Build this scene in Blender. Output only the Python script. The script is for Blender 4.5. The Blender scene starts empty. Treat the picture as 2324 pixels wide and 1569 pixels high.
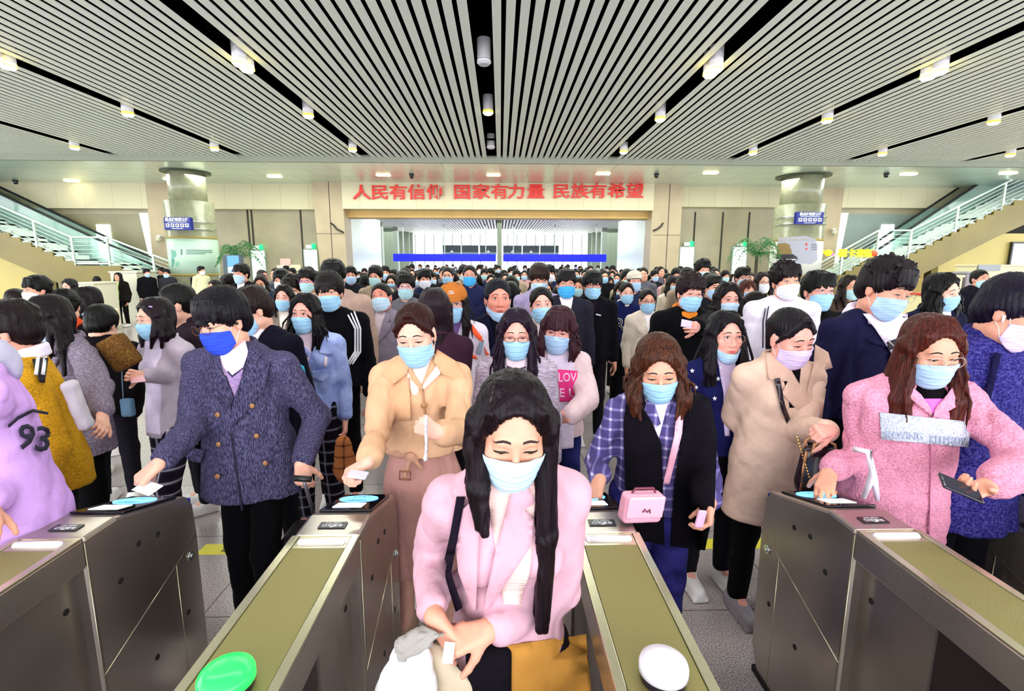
import bpy, bmesh, math, random
import numpy as np
from mathutils import Vector, Matrix
from mathutils.geometry import delaunay_2d_cdt
S = bpy.context.scene
COL = S.collection
random.seed(7); RNG = np.random.RandomState(7)
PI = math.pi
# ------------------------------------------------------------------ camera, light, exposure
F_PX, CX, CY, CAM_H = 1120.0, 1162.0, 784.5, 1.87
_p = math.atan((CY-598)/F_PX); _y = math.atan((CX-1135)/F_PX*math.cos(_p)); _r = math.radians(.15)
FW = np.array([math.sin(_y)*math.cos(_p), math.cos(_y)*math.cos(_p), -math.sin(_p)])
RT = np.array([math.cos(_y), -math.sin(_y), 0.0]); UP = np.cross(RT, FW)
RT, UP = RT*math.cos(_r)+UP*math.sin(_r), UP*math.cos(_r)-RT*math.sin(_r)
CAMP = np.array([0, 0, CAM_H])
def at(px, py, X=None, Y=None, Z=None):
    d = FW+RT*(px-CX)/F_PX+UP*(CY-py)/F_PX
    t = (Z-CAM_H)/d[2] if Z is not None else (Y/d[1] if Y is not None else X/d[0])
    return CAMP+d*t
cam = bpy.data.cameras.new('camera'); cam.sensor_width = 36; cam.lens = 36*F_PX/2324; cam.clip_start = .05; cam.clip_end = 300
camo = bpy.data.objects.new('camera', cam); COL.objects.link(camo)
m = Matrix(((RT[0], UP[0], -FW[0], 0), (RT[1], UP[1], -FW[1], 0), (RT[2], UP[2], -FW[2], CAM_H), (0, 0, 0, 1)))
camo.matrix_world = m; S.camera = camo
w = bpy.data.worlds.new('sky'); S.world = w; w.use_nodes = True
w.node_tree.nodes['Background'].inputs[0].default_value = (.93, .96, 1, 1)
w.node_tree.nodes['Background'].inputs[1].default_value = 3.3
S.view_settings.view_transform = 'Standard'; S.view_settings.look = 'None'; S.view_settings.gamma = 1
S.view_settings.exposure = 0.78; S.view_settings.use_curve_mapping = False
S.cycles.use_denoising = True; S.cycles.max_bounces = 5; S.cycles.diffuse_bounces = 3; S.cycles.glossy_bounces = 3
S.cycles.transmission_bounces = 4; S.cycles.transparent_max_bounces = 8; S.cycles.sample_clamp_indirect = 4
S.cycles.caustics_reflective = False; S.cycles.caustics_refractive = False
def area(loc, rot, sx, sy, power, col=(1, 1, 1)):
    l = bpy.data.lights.new('area_light', 'AREA'); l.shape = 'RECTANGLE'; l.size = sx; l.size_y = sy; l.energy = power; l.color = col
    o = bpy.data.objects.new('area_light', l); COL.objects.link(o); o.location = loc; o.rotation_euler = rot; return o
# unseen pinkish fill added behind the camera for frontal light; broad strips for ceiling fittings
area((0, -5.6, 2.5), (math.radians(90), 0, 0), 22, 4.6, 170, (1, .84, .94))
area((0, 2.5, 4.9), (0, 0, 0), 12, .5, 100, (1, .95, .93))
area((0, 8.2, 4.9), (0, 0, 0), 22, .5, 420, (.94, 1, .91))
area((0, 12.5, 4.9), (0, 0, 0), 24, .5, 420, (.94, 1, .92))
area((0, 17.3, 4.7), (0, 0, 0), 34, .8, 420, (.97, 1, .9))
area((0, 30, 4.0), (0, 0, 0), 18, 14, 900, (.95, 1, .97))
# ------------------------------------------------------------------ helpers: objects
def lin(h):
    if not isinstance(h, str): return tuple(h)
    h = h.lstrip('#'); v = [int(h[i:i+2], 16)/255 for i in (0, 2, 4)]
    return tuple(((x+.055)/1.055)**2.4 if x > .04045 else x/12.92 for x in v)
def tag(o, label, cat, group=None, kind=None):
    if label and len(label.split()) > 16: print('LONGLABEL', len(label.split()), label)
    if label: o['label'] = label
    if cat: o['category'] = cat
    if group: o['group'] = group
    if kind: o['kind'] = kind
    return o
def thing(name, label, cat, loc=(0, 0, 0), rz=0, group=None):
    o = bpy.data.objects.new(name, None); COL.objects.link(o); o.location = loc; o.rotation_euler = (0, 0, rz); o.empty_display_size = .1
    return tag(o, label, cat, group)
def mesh_obj(name, V, Fs, mats, parent=None, smooth=True, midx=None, label=None):
    me = bpy.data.meshes.new(name)
    V = np.asarray(V, dtype=np.float32)
    if isinstance(Fs, np.ndarray):
        n, k = Fs.shape
        me.vertices.add(len(V)); me.vertices.foreach_set('co', V.ravel())
        me.loops.add(n*k); me.loops.foreach_set('vertex_index', Fs.astype(np.int32).ravel())
        me.polygons.add(n); me.polygons.foreach_set('loop_start', np.arange(0, n*k, k, dtype=np.int32))
        me.update(calc_edges=True)
    else:
        me.from_pydata([tuple(v) for v in V], [], Fs)
    if not isinstance(mats, (list, tuple)): mats = [mats]
    for x in mats: me.materials.append(x)
    if smooth: me.polygons.foreach_set('use_smooth', [True]*len(me.polygons))
    if midx is not None: me.polygons.foreach_set('material_index', np.asarray(midx, dtype=np.int32))
    me.update()
    o = bpy.data.objects.new(name, me); COL.objects.link(o)
    if parent: o.parent = parent
    if label: o['label'] = label
    return o
def bm_obj(name, bm, mats, parent=None, smooth=False, bevel=0, label=None, loc=None):
    me = bpy.data.meshes.new(name); bmesh.ops.recalc_face_normals(bm, faces=bm.faces[:]); bm.to_mesh(me); bm.free()
    if not isinstance(mats, (list, tuple)): mats = [mats]
    for x in mats: me.materials.append(x)
    if smooth:
        for p in me.polygons: p.use_smooth = True
    o = bpy.data.objects.new(name, me); COL.objects.link(o)
    if parent: o.parent = parent
    if loc is not None: o.location = loc
    if bevel:
        md = o.modifiers.new('bevel', 'BEVEL'); md.width = bevel; md.segments = 2; md.limit_method = 'ANGLE'
    if label: o['label'] = label
    return o
def bx(bm, x0, x1, y0, y1, z0, z1, mi=0):
    vs = [bm.verts.new(p) for p in ((x0, y0, z0), (x1, y0, z0), (x1, y1, z0), (x0, y1, z0), (x0, y0, z1), (x1, y0, z1), (x1, y1, z1), (x0, y1, z1))]
    for f in ((0, 3, 2, 1), (4, 5, 6, 7), (0, 1, 5, 4), (1, 2, 6, 5), (2, 3, 7, 6), (3, 0, 4, 7)):
        bm.faces.new([vs[i] for i in f]).material_index = mi
    return vs
def tube(bm, pts, r, n=8, mi=0, closed=False, cap=True):
    pts = [Vector(p) for p in pts]; rings = []; N = len(pts)
    rr = r if isinstance(r, (list, tuple)) else [r]*N
    up = Vector((0, 0, 1))
    for i, p in enumerate(pts):
        if closed: t = pts[(i+1) % N]-pts[i-1]
        else: t = pts[min(i+1, N-1)]-pts[max(i-1, 0)]
        if t.length < 1e-9: t = Vector((0, 0, 1))
        t.normalize(); a = t.cross(up)
        if a.length < .05: a = t.cross(Vector((1, 0, 0)))
        a.normalize(); b = t.cross(a)
        rings.append([bm.verts.new(p+(a*math.cos(2*PI*j/n)+b*math.sin(2*PI*j/n))*rr[i]) for j in range(n)])
    for i in range(N if closed else N-1):
        A, B = rings[i], rings[(i+1) % N]
        for j in range(n):
            f = bm.faces.new((A[j], A[(j+1) % n], B[(j+1) % n], B[j])); f.material_index = mi; f.smooth = True
    if cap and not closed:
        for R in (rings[0][::-1], rings[-1]):
            try: bm.faces.new(R).material_index = mi
            except ValueError: pass
def prism(bm, poly, x0, x1, axis=0, mi=0):
    """poly in the two other axes, extruded along axis from x0 to x1"""
    def P(a, u, v): return {0: (a, u, v), 1: (u, a, v), 2: (u, v, a)}[axis]
    A = [bm.verts.new(P(x0, *p)) for p in poly]; B = [bm.verts.new(P(x1, *p)) for p in poly]
    n = len(poly); bm.faces.new(A[::-1]).material_index = mi; bm.faces.new(B).material_index = mi
    for i in range(n): bm.faces.new((A[i], A[(i+1) % n], B[(i+1) % n], B[i])).material_index = mi
def cyl(bm, c, r0, r1, z0, z1, n=24, mi=0):
    A = [bm.verts.new((c[0]+r0*math.cos(2*PI*j/n), c[1]+r0*math.sin(2*PI*j/n), z0)) for j in range(n)]
    B = [bm.verts.new((c[0]+r1*math.cos(2*PI*j/n), c[1]+r1*math.sin(2*PI*j/n), z1)) for j in range(n)]
    bm.faces.new(A[::-1]).material_index = mi; bm.faces.new(B).material_index = mi
    for j in range(n):
        f = bm.faces.new((A[j], A[(j+1) % n], B[(j+1) % n], B[j])); f.material_index = mi; f.smooth = True
def copy_tree(o, loc=None, rz=None, scale=None):
    r = o.copy(); COL.objects.link(r)
    for ch in o.children:
        c = ch.copy(); COL.objects.link(c); c.parent = r
        for g in ch.children:
            d = g.copy(); COL.objects.link(d); d.parent = c
    if loc is not None: r.location = loc
    if rz is not None: r.rotation_euler = (0, 0, rz)
    if scale is not None: r.scale = (scale,)*3
    return r
# ------------------------------------------------------------------ materials
MATS = {}
class NT:
    def __init__(s, name):
        s.m = bpy.data.materials.new(name); s.m.use_nodes = True; s.t = s.m.node_tree; s.b = s.t.nodes['Principled BSDF']
    def n(s, typ, **kw):
        x = s.t.nodes.new(typ)
        for k, v in kw.items():
            if k.startswith('i_'): x.inputs[int(k[2:]) if k[2:].isdigit() else k[2:].replace('_', ' ')].default_value = v
            else: setattr(x, k, v)
        return x
    def l(s, a, b): s.t.links.new(a, b)
    def coord(s, scale=(1, 1, 1), rot=(0, 0, 0)):
        c = s.n('ShaderNodeTexCoord'); mp = s.n('ShaderNodeMapping'); mp.inputs['Scale'].default_value = scale; mp.inputs['Rotation'].default_value = rot
        s.l(c.outputs['Object'], mp.inputs[0]); return mp.outputs[0]
    def ramp(s, fac, stops, interp='LINEAR'):
        r = s.n('ShaderNodeValToRGB'); r.color_ramp.interpolation = interp
        el = r.color_ramp.elements
        while len(el) < len(stops): el.new(.5)
        for e, (p, c) in zip(el, stops): e.position = p; e.color = (*lin(c), 1)
        s.l(fac, r.inputs[0]); return r.outputs[0]
    def bump(s, h, strength=.3, dist=.01):
        b = s.n('ShaderNodeBump'); b.inputs['Strength'].default_value = strength; b.inputs['Distance'].default_value = dist
        s.l(h, b.inputs['Height']); s.l(b.outputs[0], s.b.inputs['Normal'])
    def set(s, col=None, rough=.5, metal=0, spec=None, emit=None, es=0, alpha=None, trans=None):
        if col is not None: s.b.inputs['Base Color'].default_value = (*lin(col), 1)
        s.b.inputs['Roughness'].default_value = rough; s.b.inputs['Metallic'].default_value = metal
        if spec is not None: s.b.inputs['Specular IOR Level'].default_value = spec
        if emit is not None: s.b.inputs['Emission Color'].default_value = (*lin(emit), 1); s.b.inputs['Emission Strength'].default_value = es
        if trans is not None: s.b.inputs['Transmission Weight'].default_value = trans
        return s
def mat(name, col, rough=.5, metal=0, spec=None, emit=None, es=0, noise=None, bump=None):
    key = (name, str(col), rough, metal, str(emit), es, str(noise), str(bump))
    if key in MATS: return MATS[key]
    t = NT(name).set(col, rough, metal, spec, emit, es)
    if noise:                                  # (scale, amount)
        nz = t.n('ShaderNodeTexNoise'); nz.inputs['Scale'].default_value = noise[0]; nz.inputs['Detail'].default_value = 4
        t.l(t.coord(noise[2] if len(noise) > 2 else (1, 1, 1)), nz.inputs['Vector'])
        c = np.array(lin(col)); t.l(t.ramp(nz.outputs[0], [(.3, tuple(c*(1-noise[1]))), (.7, tuple(np.minimum(c*(1+noise[1]), 1)))]), t.b.inputs['Base Color'])
        if bump: t.bump(nz.outputs[0], *bump)
    elif bump:
        nz = t.n('ShaderNodeTexNoise'); nz.inputs['Scale'].default_value = 120; t.l(t.coord(), nz.inputs['Vector']); t.bump(nz.outputs[0], *bump)
    MATS[key] = t.m; return t.m
def cloth(col, kind='plain', col2=None, col3=None, sc=1.0):
    key = ('cloth', str(col), kind, str(col2), str(col3), sc)
    if key in MATS: return MATS[key]
    t = NT('fabric_'+kind).set(col, .92, 0, .12); c = np.array(lin(col))
    nz = t.n('ShaderNodeTexNoise'); nz.inputs['Detail'].default_value = 5
    if kind == 'plain':
        nz.inputs['Scale'].default_value = 14; t.l(t.coord(), nz.inputs['Vector'])
        t.l(t.ramp(nz.outputs[0], [(.35, tuple(c*.93)), (.65, tuple(np.minimum(c*1.05, 1)))]), t.b.inputs['Base Color']); t.bump(nz.outputs[0], .5, .02)
    elif kind == 'fleece':
        nz.inputs['Scale'].default_value = 130; t.l(t.coord(), nz.inputs['Vector'])
        t.l(t.ramp(nz.outputs[0], [(.35, tuple(c*.75)), (.65, tuple(np.minimum(c*1.12, 1)))]), t.b.inputs['Base Color']); t.bump(nz.outputs[0], .9, .012)
    elif kind in ('cord', 'knit', 'tweed'):
        cc = np.array(lin(col2 or col)) if col2 else c*1.9+.01
        nz.inputs['Scale'].default_value = {'cord': 60, 'knit': 90, 'tweed': 110}[kind]*sc
        t.l(t.coord({'cord': (3, 3, .5), 'knit': (.35, .35, 2.2), 'tweed': (1, 1, 1)}[kind], (0, 0, .4)), nz.inputs['Vector'])
        t.l(t.ramp(nz.outputs[0], [(.42, tuple(c)), (.68, tuple(cc))]), t.b.inputs['Base Color']); t.bump(nz.outputs[0], .7, .006)
    elif kind == 'denim':
        nz.inputs['Scale'].default_value = 9; t.l(t.coord(), nz.inputs['Vector'])
        t.l(t.ramp(nz.outputs[0], [(.35, tuple(c*.8)), (.65, lin(col2 or col))]), t.b.inputs['Base Color']); t.bump(nz.outputs[0], .35, .012)
    elif kind in ('plaid', 'check'):
        sp = t.n('ShaderNodeSeparateXYZ'); t.l(t.coord((1, 1, 1), (0, 0, .35)), sp.inputs[0])
        outs = []
        for i in (0, 2):
            a = t.n('ShaderNodeMath', operation='MULTIPLY'); a.inputs[1].default_value = (18 if kind == 'plaid' else 25)*sc*2*PI/2; t.l(sp.outputs[i], a.inputs[0])
            b = t.n('ShaderNodeMath', operation='SINE'); t.l(a.outputs[0], b.inputs[0])
            outs.append(t.ramp(b.outputs[0], [(0, (0, 0, 0)), (.55 if kind == 'plaid' else .80, (.04,)*3), (.93, (1, 1, 1))]))
        ad = t.n('ShaderNodeMixRGB', blend_type='ADD'); ad.inputs[0].default_value = 1; t.l(outs[0], ad.inputs[1]); t.l(outs[1], ad.inputs[2])
        bw = t.n('ShaderNodeRGBToBW'); t.l(ad.outputs[0], bw.inputs[0])
        hf = t.n('ShaderNodeMath', operation='MULTIPLY'); hf.inputs[1].default_value = .5; t.l(bw.outputs[0], hf.inputs[0])
        cm = col3 if col3 else tuple((np.array(lin(col))+np.array(lin(col2)))/2)
        t.l(t.ramp(hf.outputs[0], [(0, col), (.45, cm), (1, col2)]), t.b.inputs['Base Color'])
        nz.inputs['Scale'].default_value = 12; t.bump(nz.outputs[0], .25, .012)
    MATS[key] = t.m; return t.m
def hair_mat(col, col2=None):
    key = ('hair', str(col), str(col2))
    if key in MATS: return MATS[key]
    t = NT('hair').set(col, .40, 0, .16); c = np.array(lin(col))*.4; c2 = (np.array(lin(col2)) if col2 else c*2.2+.001)*.6
    nz = t.n('ShaderNodeTexNoise'); nz.inputs['Scale'].default_value = 55; nz.inputs['Detail'].default_value = 4; nz.inputs['Distortion'].default_value = .6
    t.l(t.coord((4.5, 4.5, .16)), nz.inputs['Vector'])
    t.l(t.ramp(nz.outputs[0], [(.35, tuple(c)), (.85, tuple(c2))]), t.b.inputs['Base Color']); t.bump(nz.outputs[0], .5, .006)
    MATS[key] = t.m; return t.m
def skin_mat(col):
    key = ('skin', str(col))
    if key in MATS: return MATS[key]
    t = NT('skin').set(col, .48, 0, .35); c = np.array(lin(col))
    nz = t.n('ShaderNodeTexNoise'); nz.inputs['Scale'].default_value = 22; t.l(t.coord(), nz.inputs['Vector'])
    t.l(t.ramp(nz.outputs[0], [(.3, tuple(c*np.array([.96, .88, .86]))), (.7, tuple(np.minimum(c*1.04, 1)))]), t.b.inputs['Base Color'])
    MATS[key] = t.m; return t.m
# ------------------------------------------------------------------ signed-distance modelling
A3 = lambda p: np.asarray(p, dtype=np.float32)
def cap(a, b, ra, rb=None, k=.02, sq=None, op='u'):
    """round cone a->b; sq=(direction, factor) flattens it along direction"""
    a, b = A3(a), A3(b); rb = ra if rb is None else rb
    R = max(ra, rb); lo = np.minimum(a, b)-R; hi = np.maximum(a, b)+R
    if sq: n = A3(sq[0]); n = n/np.linalg.norm(n); f = np.float32(sq[1]-1)
    ab = b-a
    if sq: ab = ab+f*(ab@n)*n
    L = float(ab@ab)+1e-12
    def d(P):
        v = P-a
        if sq: v = v+(f*(v@n))[..., None]*n
        t = np.clip((v@ab)/L, 0, 1)
        v = v-t[..., None]*ab
        return np.sqrt(np.einsum('...i,...i', v, v))-(ra+(rb-ra)*t)
    return (d, lo, hi, k, op)
def ell(c, r, k=.02, M=None, op='u'):
    c, r = A3(c), A3(r); R = float(r.max()); Mt = None if M is None else A3(M)
    ext = r if M is None else np.abs(Mt)@r
    def d(P):
        v = P-c
        if Mt is not None: v = v@Mt
        q = v/r; k0 = np.sqrt(np.einsum('...i,...i', q, q)); q = q/r; k1 = np.sqrt(np.einsum('...i,...i', q, q))
        return k0*(k0-1)/np.maximum(k1, 1e-6)
    return (d, c-ext, c+ext, k, op)
def rbox(c, h, r=.005, k=.01, M=None, op='u'):
    c, h = A3(c), A3(h); Mt = None if M is None else A3(M); ext = h if M is None else np.abs(Mt)@h
    def d(P):
        v = P-c
        if Mt is not None: v = v@Mt
        q = np.abs(v)-h+r
        return np.sqrt((np.maximum(q, 0)**2).sum(-1))+np.minimum(q.max(-1), 0)-r
    return (d, c-ext, c+ext, k, op)
def _comb(F, d, k, op):
    if op == 'u':
        h = np.maximum(k-np.abs(F-d), 0)/k; return np.minimum(F, d)-h*h*k*.25
    if op == 's': d = -d
    h = np.maximum(k-np.abs(F-d), 0)/k; return np.maximum(F, d)+h*h*k*.25
def sdf_eval(prims, P):
    P = A3(P); F = np.full(P.shape[:-1], 9, np.float32)
    for d, lo, hi, k, op in prims: F = _comb(F, d(P), max(k, 1e-4), op)
    return F
def _axis(lo, hi, h, zones):
    xs = [lo]
    while xs[-1] < hi:
        st = h
        for a, b, f in zones:
            if a-f <= xs[-1] <= b: st = min(st, f)
            elif xs[-1] < a < xs[-1]+st: st = min(st, max(a-xs[-1], f))
        xs.append(xs[-1]+st)
    return np.array(xs, np.float32)
def surf(prims, h=.01, zones=()):
    """zones: (lo3, hi3, step) boxes of finer sampling"""
    us = [p for p in prims if p[4] == 'u']
    lo = np.min([p[1] for p in us], 0)-3*h; hi = np.max([p[2] for p in us], 0)+3*h
    ax = [_axis(lo[i], hi[i], h, [(z[0][i], z[1][i], z[2]) for z in zones]) for i in range(3)]
    n = [len(a) for a in ax]
    F = np.full(n, 9, np.float32)
    for d, l, u, k, op in prims:
        mg = k+2.2*h
        s = []
        for i in range(3):
            i0 = max(np.searchsorted(ax[i], l[i]-mg)-1, 0); i1 = min(np.searchsorted(ax[i], u[i]+mg)+1, n[i]); s.append(slice(i0, i1))
        if min(s[i].stop-s[i].start for i in range(3)) <= 0: continue
        G = np.stack(np.meshgrid(*[ax[i][s[i]] for i in range(3)], indexing='ij'), -1)
        F[tuple(s)] = _comb(F[tuple(s)], d(G), max(k, 1e-4), op)
    I = F < 0
    c = [I[i:n[0]-1+i, j:n[1]-1+j, kk:n[2]-1+kk] for i in (0, 1) for j in (0, 1) for kk in (0, 1)]
    cnt = sum(x.astype(np.int8) for x in c)
    act = (cnt > 0) & (cnt < 8); idx = np.argwhere(act)
    ids = np.full(act.shape, -1, np.int32); ids[act] = np.arange(len(idx))
    acc = np.zeros((len(idx), 3), np.float32); num = np.zeros(len(idx), np.float32)
    off = [np.array(o) for o in ((0, 0, 0), (1, 0, 0), (0, 1, 0), (0, 0, 1), (1, 1, 0), (1, 0, 1), (0, 1, 1), (1, 1, 1))]
    E = [(0, 1), (0, 2), (0, 3), (1, 4), (1, 5), (2, 4), (2, 6), (3, 5), (3, 6), (4, 7), (5, 7), (6, 7)]
    cv = []; cp = []
    for o in off:
        q = idx+o; cv.append(F[q[:, 0], q[:, 1], q[:, 2]]); cp.append(np.stack([ax[i][q[:, i]] for i in range(3)], -1))
    for a, b in E:
        fa, fb = cv[a], cv[b]; m_ = (fa < 0) != (fb < 0)
        t = np.where(m_, fa/np.where(m_, fa-fb, 1), 0)[:, None]
        acc += np.where(m_[:, None], cp[a]+(cp[b]-cp[a])*t, 0); num += m_
    V = acc/num[:, None]
    Q = []
    for axn in range(3):
        sl0 = [slice(1, n[i]-1) for i in range(3)]; sl0[axn] = slice(0, n[axn]-1)
        sl1 = list(sl0); sl1[axn] = slice(1, n[axn])
        A, B = I[tuple(sl0)], I[tuple(sl1)]; e = np.argwhere(A != B)
        if not len(e): continue
        inside = A[e[:, 0], e[:, 1], e[:, 2]]
        o = np.array([1, 1, 1]); o[axn] = 0; e = e+o
        u, v = (axn+1) % 3, (axn+2) % 3
        def g(du, dv):
            q = e.copy(); q[:, u] -= du; q[:, v] -= dv; return ids[q[:, 0], q[:, 1], q[:, 2]]
        quad = np.stack([g(1, 1), g(0, 1), g(0, 0), g(1, 0)], -1)
        quad[~inside] = quad[~inside][:, ::-1]; Q.append(quad)
    return V, np.concatenate(Q)
def sdf_normals(prims, V, e=.004):
    N = np.stack([sdf_eval(prims, V+e*np.eye(3)[i])-sdf_eval(prims, V-e*np.eye(3)[i]) for i in range(3)], -1)
    return N/np.maximum(np.linalg.norm(N, axis=1, keepdims=True), 1e-6)
def vnormals(V, Q):
    fn = np.cross(V[Q[:, 2]]-V[Q[:, 0]], V[Q[:, 3]]-V[Q[:, 1]]); N = np.zeros_like(V)
    for i in range(4): np.add.at(N, Q[:, i], fn)
    return N/np.maximum(np.linalg.norm(N, axis=1, keepdims=True), 1e-9)
def wob(V, seed=0, f=9, amp=.004, stretch=(1, 1, 1)):
    """smooth wrinkle field, roughly -amp..amp"""
    r = np.random.RandomState(seed); P = V*np.array(stretch, np.float32); o = np.zeros(len(V)); a = 1.; ff = f
    w_ = P+.045*np.sin(P[:, [1, 2, 0]]*13+r.rand(3)*6)+.02*np.sin(P[:, [2, 0, 1]]*31+r.rand(3)*6)
    for _ in range(3):
        for _ in range(2):
            k = r.randn(3); k /= np.linalg.norm(k); o -= a*1.3*(1-np.abs(np.sin(w_@k*ff+r.rand()*6)))**3
        a *= .55; ff *= 1.9
    return (o*amp/1.4).astype(np.float32)
def part(name, prims, material, parent, h=.01, zones=(), wr=None, label=None, strands=None):
    V, Q = surf(prims, h, zones)
    if wr or strands:
        N = vnormals(V, Q)
        if wr: V = V+N*wob(V, *wr)[:, None]
        if strands:                       # (centre, amplitude, frequency)
            c, am, fr = strands; th = np.arctan2(V[:, 1]-c[1], V[:, 0]-c[0]); zz = V[:, 2]-c[2]
            s_ = np.sin(th*fr+np.sin(zz*19)*1.6)+.7*np.sin(th*fr*2.3+2+np.sin(zz*27+1)*2)+.5*np.sin(th*fr*.43+zz*14)
            V = V+N*(s_*am)[:, None].astype(np.float32)
    return mesh_obj(name, V, Q, material, parent, label=label)
def decal(name, prims, outline, frame, material, parent, off=.003, thick=.004, step=.02, far=.5, rnd=True, label=None, cyl_axis=False):
    """thin panel: 2D outline (u,v) laid on the surface of prims, seen along frame's +y. frame=(origin, 3x3)"""
    O, M = A3(frame[0]), A3(frame[1]); out = [tuple(p) for p in outline]
    poly = []
    for i, p in enumerate(out):
        q = out[(i+1) % len(out)]; L = math.hypot(q[0]-p[0], q[1]-p[1]); k = max(1, int(L/step))
        poly += [(p[0]+(q[0]-p[0])*j/k, p[1]+(q[1]-p[1])*j/k) for j in range(k)]
    n = len(poly); P2 = [Vector(p) for p in poly]
    us = [p[0] for p in poly]; vs = [p[1] for p in poly]
    g = []
    u = min(us)+step*.5
    while u < max(us):
        v = min(vs)+step*.5
        while v < max(vs): g.append(Vector((u+.0013*math.sin(v*99), v+.0011*math.sin(u*77)))); v += step
        u += step
    vv, ee, ff, *_ = delaunay_2d_cdt(P2+g, [(i, (i+1) % n) for i in range(n)], [list(range(n))], 1, 1e-6)
    if not ff: return None
    return _project(name, prims, np.array([tuple(x) for x in vv], np.float32), [tuple(f) for f in ff], (O, M), material, parent, off, thick, far, label)
def _project(name, prims, uv, ff, frame, material, parent, off, thick, far=.5, label=None, midx=None):
    O, M = A3(frame[0]), A3(frame[1]); dirn = M[:, 1]
    P = O+uv[:, :1]*M[:, 0]+uv[:, 1:2]*M[:, 2]-far*dirn; t = np.zeros(len(P), np.float32); hit = np.zeros(len(P), bool)
    for _ in range(40):
        d = sdf_eval(prims, P+t[:, None]*dirn)-off; hit |= np.abs(d) < .002
        t += np.clip(d, -.05, .1)*.9
    ok = (t < far+.35) & hit
    if not ok.any(): return None
    if not ok.all():
        j = np.argmin(((uv[~ok][:, None]-uv[ok][None])**2).sum(-1), 1); t[~ok] = t[ok][j]
    T = P+t[:, None]*dirn
    used = {}
    for f in ff:
        for i in range(len(f)):
            e = (f[i], f[(i+1) % len(f)]); k = (min(e), max(e)); used.setdefault(k, []).append(e)
    N = len(T); F = [tuple(f) for f in ff]+[tuple(i+N for i in f[::-1]) for f in ff]
    mi = (list(midx)*2 if midx is not None else None)
    side = [v[0] for v in used.values() if len(v) == 1]
    F += [(a, b, b+N, a+N)[::-1] for a, b in side]
    if mi is not None: mi += [mi[0]]*len(side)
    Bk = T+dirn*(thick+off)
    return mesh_obj(name, np.concatenate([T, Bk]), F, material, parent, label=label, midx=mi)
def persp_decal(name, prims, px_poly, org, Y, material, parent, off=.006, thick=.006, step=.02, label=None, faces=None, pts=None):
    org = A3(org); mpp = float(np.linalg.norm(at(px_poly[0][0]+1, px_poly[0][1], Y=Y)-at(px_poly[0][0], px_poly[0][1], Y=Y))) if px_poly else 1; sp = step/mpp
    if pts is None:
        poly = []
        for i, p in enumerate(px_poly):
            q = px_poly[(i+1) % len(px_poly)]; L = math.hypot(q[0]-p[0], q[1]-p[1]); k = max(1, int(L/sp))
            poly += [(p[0]+(q[0]-p[0])*j/k, p[1]+(q[1]-p[1])*j/k) for j in range(k)]
        n = len(poly); g = []
        if sum(poly[i][0]*poly[(i+1) % n][1]-poly[(i+1) % n][0]*poly[i][1] for i in range(n)) < 0: poly = poly[::-1]
        us = [p[0] for p in poly]; vs = [p[1] for p in poly]; u = min(us)+sp*.5
        while u < max(us):
            v = min(vs)+sp*.5
            while v < max(vs): g.append(Vector((u+.01*math.sin(v*99), v+.01*math.sin(u*77)))); v += sp
            u += sp
        vv, ee, ff, *_ = delaunay_2d_cdt([Vector(p) for p in poly]+g, [(i, (i+1) % n) for i in range(n)], [list(range(n))], 1, 1e-4)
        if not ff: return None
        uv = np.array([tuple(x) for x in vv]); ff = [tuple(f)[::-1] for f in ff]
    else: uv, ff = np.asarray(pts), faces
    tgt = np.array([at(a, b, Y=Y) for a, b in uv]); dirs = tgt-CAMP; dist = np.linalg.norm(dirs, axis=1, keepdims=True); dirs = A3(dirs/dist)
    P = A3(tgt-org)-dirs*.45; t = np.zeros(len(P), np.float32); hit = np.zeros(len(P), bool)
    for _ in range(46):
        d = sdf_eval(prims, P+t[:, None]*dirs)-off; hit |= np.abs(d) < .003; t += np.clip(d, -.05, .08)*.9
    ok = (t < 1.0) & hit
    if not ok.any(): print('MISS', name); return None
    if not ok.all():
        j = np.argmin(((uv[~ok][:, None]-uv[ok][None])**2).sum(-1), 1); t[~ok] = t[ok][j]
    T = P+t[:, None]*dirs; used = {}
    for f in ff:
        for i in range(len(f)):
            e = (f[i], f[(i+1) % len(f)]); used.setdefault((min(e), max(e)), []).append(e)
    N = len(T); F = [tuple(f) for f in ff]+[tuple(i+N for i in f[::-1]) for f in ff]+[(a, b, b+N, a+N)[::-1] for a, b in (v[0] for v in used.values() if len(v) == 1)]
    return mesh_obj(name, np.concatenate([T, T+dirs*(thick+off)]), F, material, parent, label=label)
FONT = {}
def text_mesh(s, size=1.0, offset=0.0, align='CENTER', spacing=1.0, extrude=0.0):
    cu = bpy.data.curves.new('txt', 'FONT'); cu.body = s; cu.size = size; cu.offset = offset; cu.align_x = align; cu.align_y = 'CENTER'
    cu.space_character = spacing; cu.extrude = extrude; cu.resolution_u = 2; cu.fill_mode = 'BOTH' if extrude else 'FRONT'
    o = bpy.data.objects.new('txt', cu); COL.objects.link(o); bpy.context.view_layer.update()
    me = bpy.data.meshes.new_from_object(o.evaluated_get(bpy.context.evaluated_depsgraph_get()))
    bpy.data.objects.remove(o); bpy.data.curves.remove(cu)
    V = np.array([tuple(v.co) for v in me.vertices], np.float32).reshape(-1, 3); Fs = [tuple(p.vertices) for p in me.polygons]
    bpy.data.meshes.remove(me); return V, Fs
def text_on(name, s, size, frame, prims, material, parent, off=.004, thick=.002, sx=1.0, offset=0.0, far=.5):
    V, Fs = text_mesh(s, size, offset)
    uv = V[:, :2]*np.array([sx, 1], np.float32)
    return _project(name, prims, uv, Fs, frame, material, parent, off, thick, far)
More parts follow.
